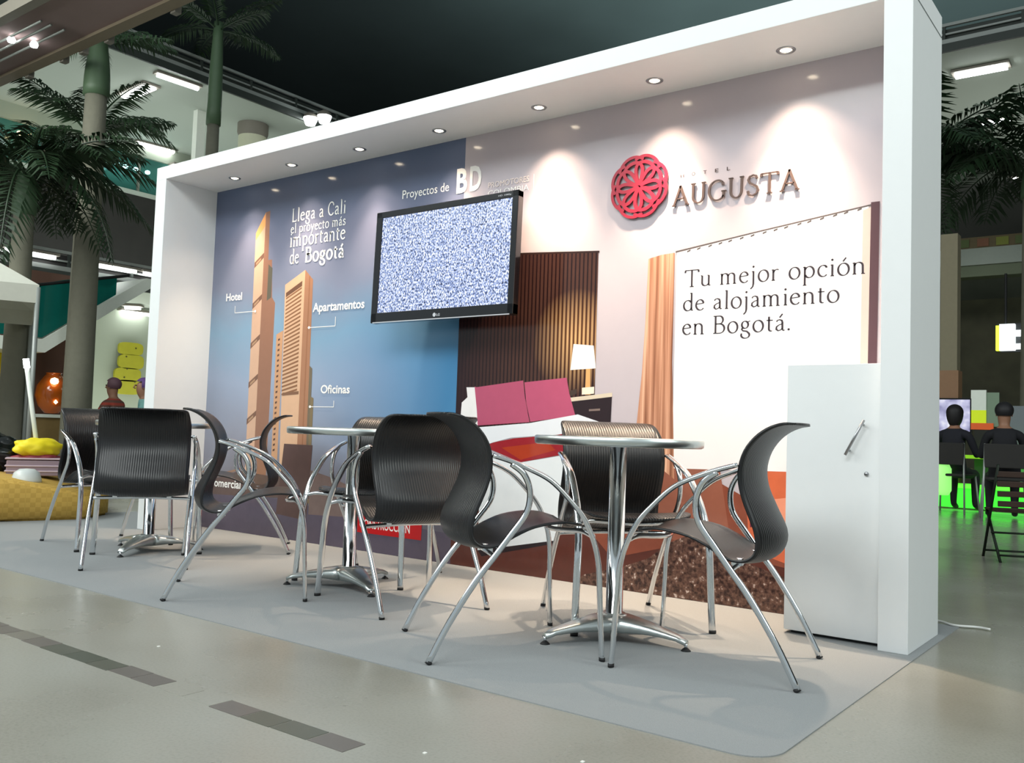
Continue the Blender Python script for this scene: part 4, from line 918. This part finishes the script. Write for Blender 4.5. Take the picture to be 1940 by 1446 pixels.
obj('casing', box(-.03, .5, .1, .14, 0, .45), M['rubber'], sgn); obj('bracket', tube((.1, .12, .45), (.1, .12, 1.24), .02), M['rubber'], sgn)
gt = thing('green_lit_table', 'low long table lit bright green, far right behind the seats', 'table', (3.75, 8.9, 0))
obj('table_top', box(-.5, .5, -.15, .35, .62, .66), mat('lime_table_top', (150, 220, 40), .4, emit=.25), gt); obj('lit_front', box(-.6, .5, -.2, -.16, .02, .26), grn, gt); obj('shelf', box(-.6, .5, -.25, .3, .26, .30), mat('green_shelf', (110, 230, 70), .3, emit=.4), gt)
for sx in (-.45, .45): obj('leg', box(sx-.02, sx+.02, .1, .14, 0, .62), M['rail'], gt)
tag(obj('glowing_stool', lathe([(0, .36), (.10, .36), (.13, .30), (.13, .05), (.10, 0), (0, 0)], 24, (3.40, 7.9, .2)), mat('pale_green_glow', (160, 250, 130), .4, emit=.55), smooth=True), 'pale green glowing cylinder seat right beside the stand column', 'stool')
gl_ = bpy.data.lights.new('green_glow', 'AREA'); gl_.energy = 4.5; gl_.color = (.2, 1, .15); gl_.size = 1.2
go = bpy.data.objects.new('green_glow', gl_); C.objects.link(go); go.parent = gt; go.location = (0, -.3, .25); go.rotation_euler = (math.radians(50), 0, 0)
def cafe_chair(x, y, rz, lb):
    t = thing('cafe_chair', lb, 'chair', (x, y, 0), rz, 'metal chairs in the food court')
    obj('seat', box(-.2, .2, -.2, .2, .42, .45, bev=.01), M['deep'], t); obj('backrest', box(-.2, .2, -.23, -.20, .55, .80, bev=.01), M['deep'], t)
    for sx in (-1, 1):
        obj('leg', tube((sx*.22, -.26, 0), (sx*.19, -.2, .80), .011, 8), M['rail'], t, True); obj('leg', tube((sx*.22, .24, 0), (sx*.19, .18, .43), .011, 8), M['rail'], t, True)
cafe_chair(3.52, 8.0, math.radians(-8), 'metal framed chair under the person in dark clothes at the right')
cafe_chair(4.16, 7.3, math.radians(12), 'metal framed chair under the person at the right edge')
wd_ = mat('dark_slat_wood', (62, 40, 28), .6, ns=.15); im = mat('dark_green_iron', (28, 40, 26), .5, .3)
def folding(x, y, rz, lb):
    t = thing('folding_chair', lb, 'chair', (x, y, 0), rz, 'folding wooden slat chairs'); t.scale = (.78, .78, .76)
    for k in range(4): obj('slat', box(-.20, .20, -.22+.012*k, -.205+.012*k, .48+.085*k, .53+.085*k, bev=.004), wd_, t)
    for k in range(5): obj('slat', box(-.20, .20, -.17+.078*k, -.115+.078*k, .43, .448, bev=.004), wd_, t)
    for sx in (-1, 1):
        obj('leg', tube((sx*.2, .22, 0), (sx*.2, -.22, .84), .012, 8), im, t, True); obj('leg', tube((sx*.18, -.22, 0), (sx*.18, .20, .44), .012, 8), im, t, True)
    obj('crossbar', tube((-.2, .19, .06), (.2, .19, .06), .009, 8), im, t, True); obj('crossbar', tube((-.18, -.19, .06), (.18, -.19, .06), .009, 8), im, t, True)
    obj('cross_brace', tube((-.2, -.02, .24), (.2, -.02, .24), .009, 8), im, t, True)
folding(4.80, 3.50, math.radians(24), 'dark wooden slat folding chair right of the stand, nearer the column')
folding(5.17, 3.20, math.radians(10), 'dark wooden slat folding chair cut by the right edge of the picture')

# ------------------------------------------------------------------ small things on the floor
sw = mat('white_scrap', (235, 235, 230), .7)
for k, (x, y, lb) in enumerate(((4.66, -1.66, 'tiny white paper scrap on the floor in front of the carpet, at the bottom centre'), (3.05, -1.72, 'tiny white paper scrap on the floor beside the slate inlay strip'), (4.36, -1.86, 'tiny white paper scrap at the bottom edge, left of centre'))):
    tag(obj('paper_scrap', box(x-.004, x+.004, y-.005, y+.003, 0, .002), sw), lb, 'scrap')
tag(obj('cable', sweep(catmull([(4.80, .76, .008), (4.90, .75, .008), (4.97, .70, .008), (5.05, .73, .008), (5.10, .72, .008)], 6), .005, .005, (0, 0, 1), 8), sw, smooth=True), 'short white cable on the floor behind the right column', 'cable')
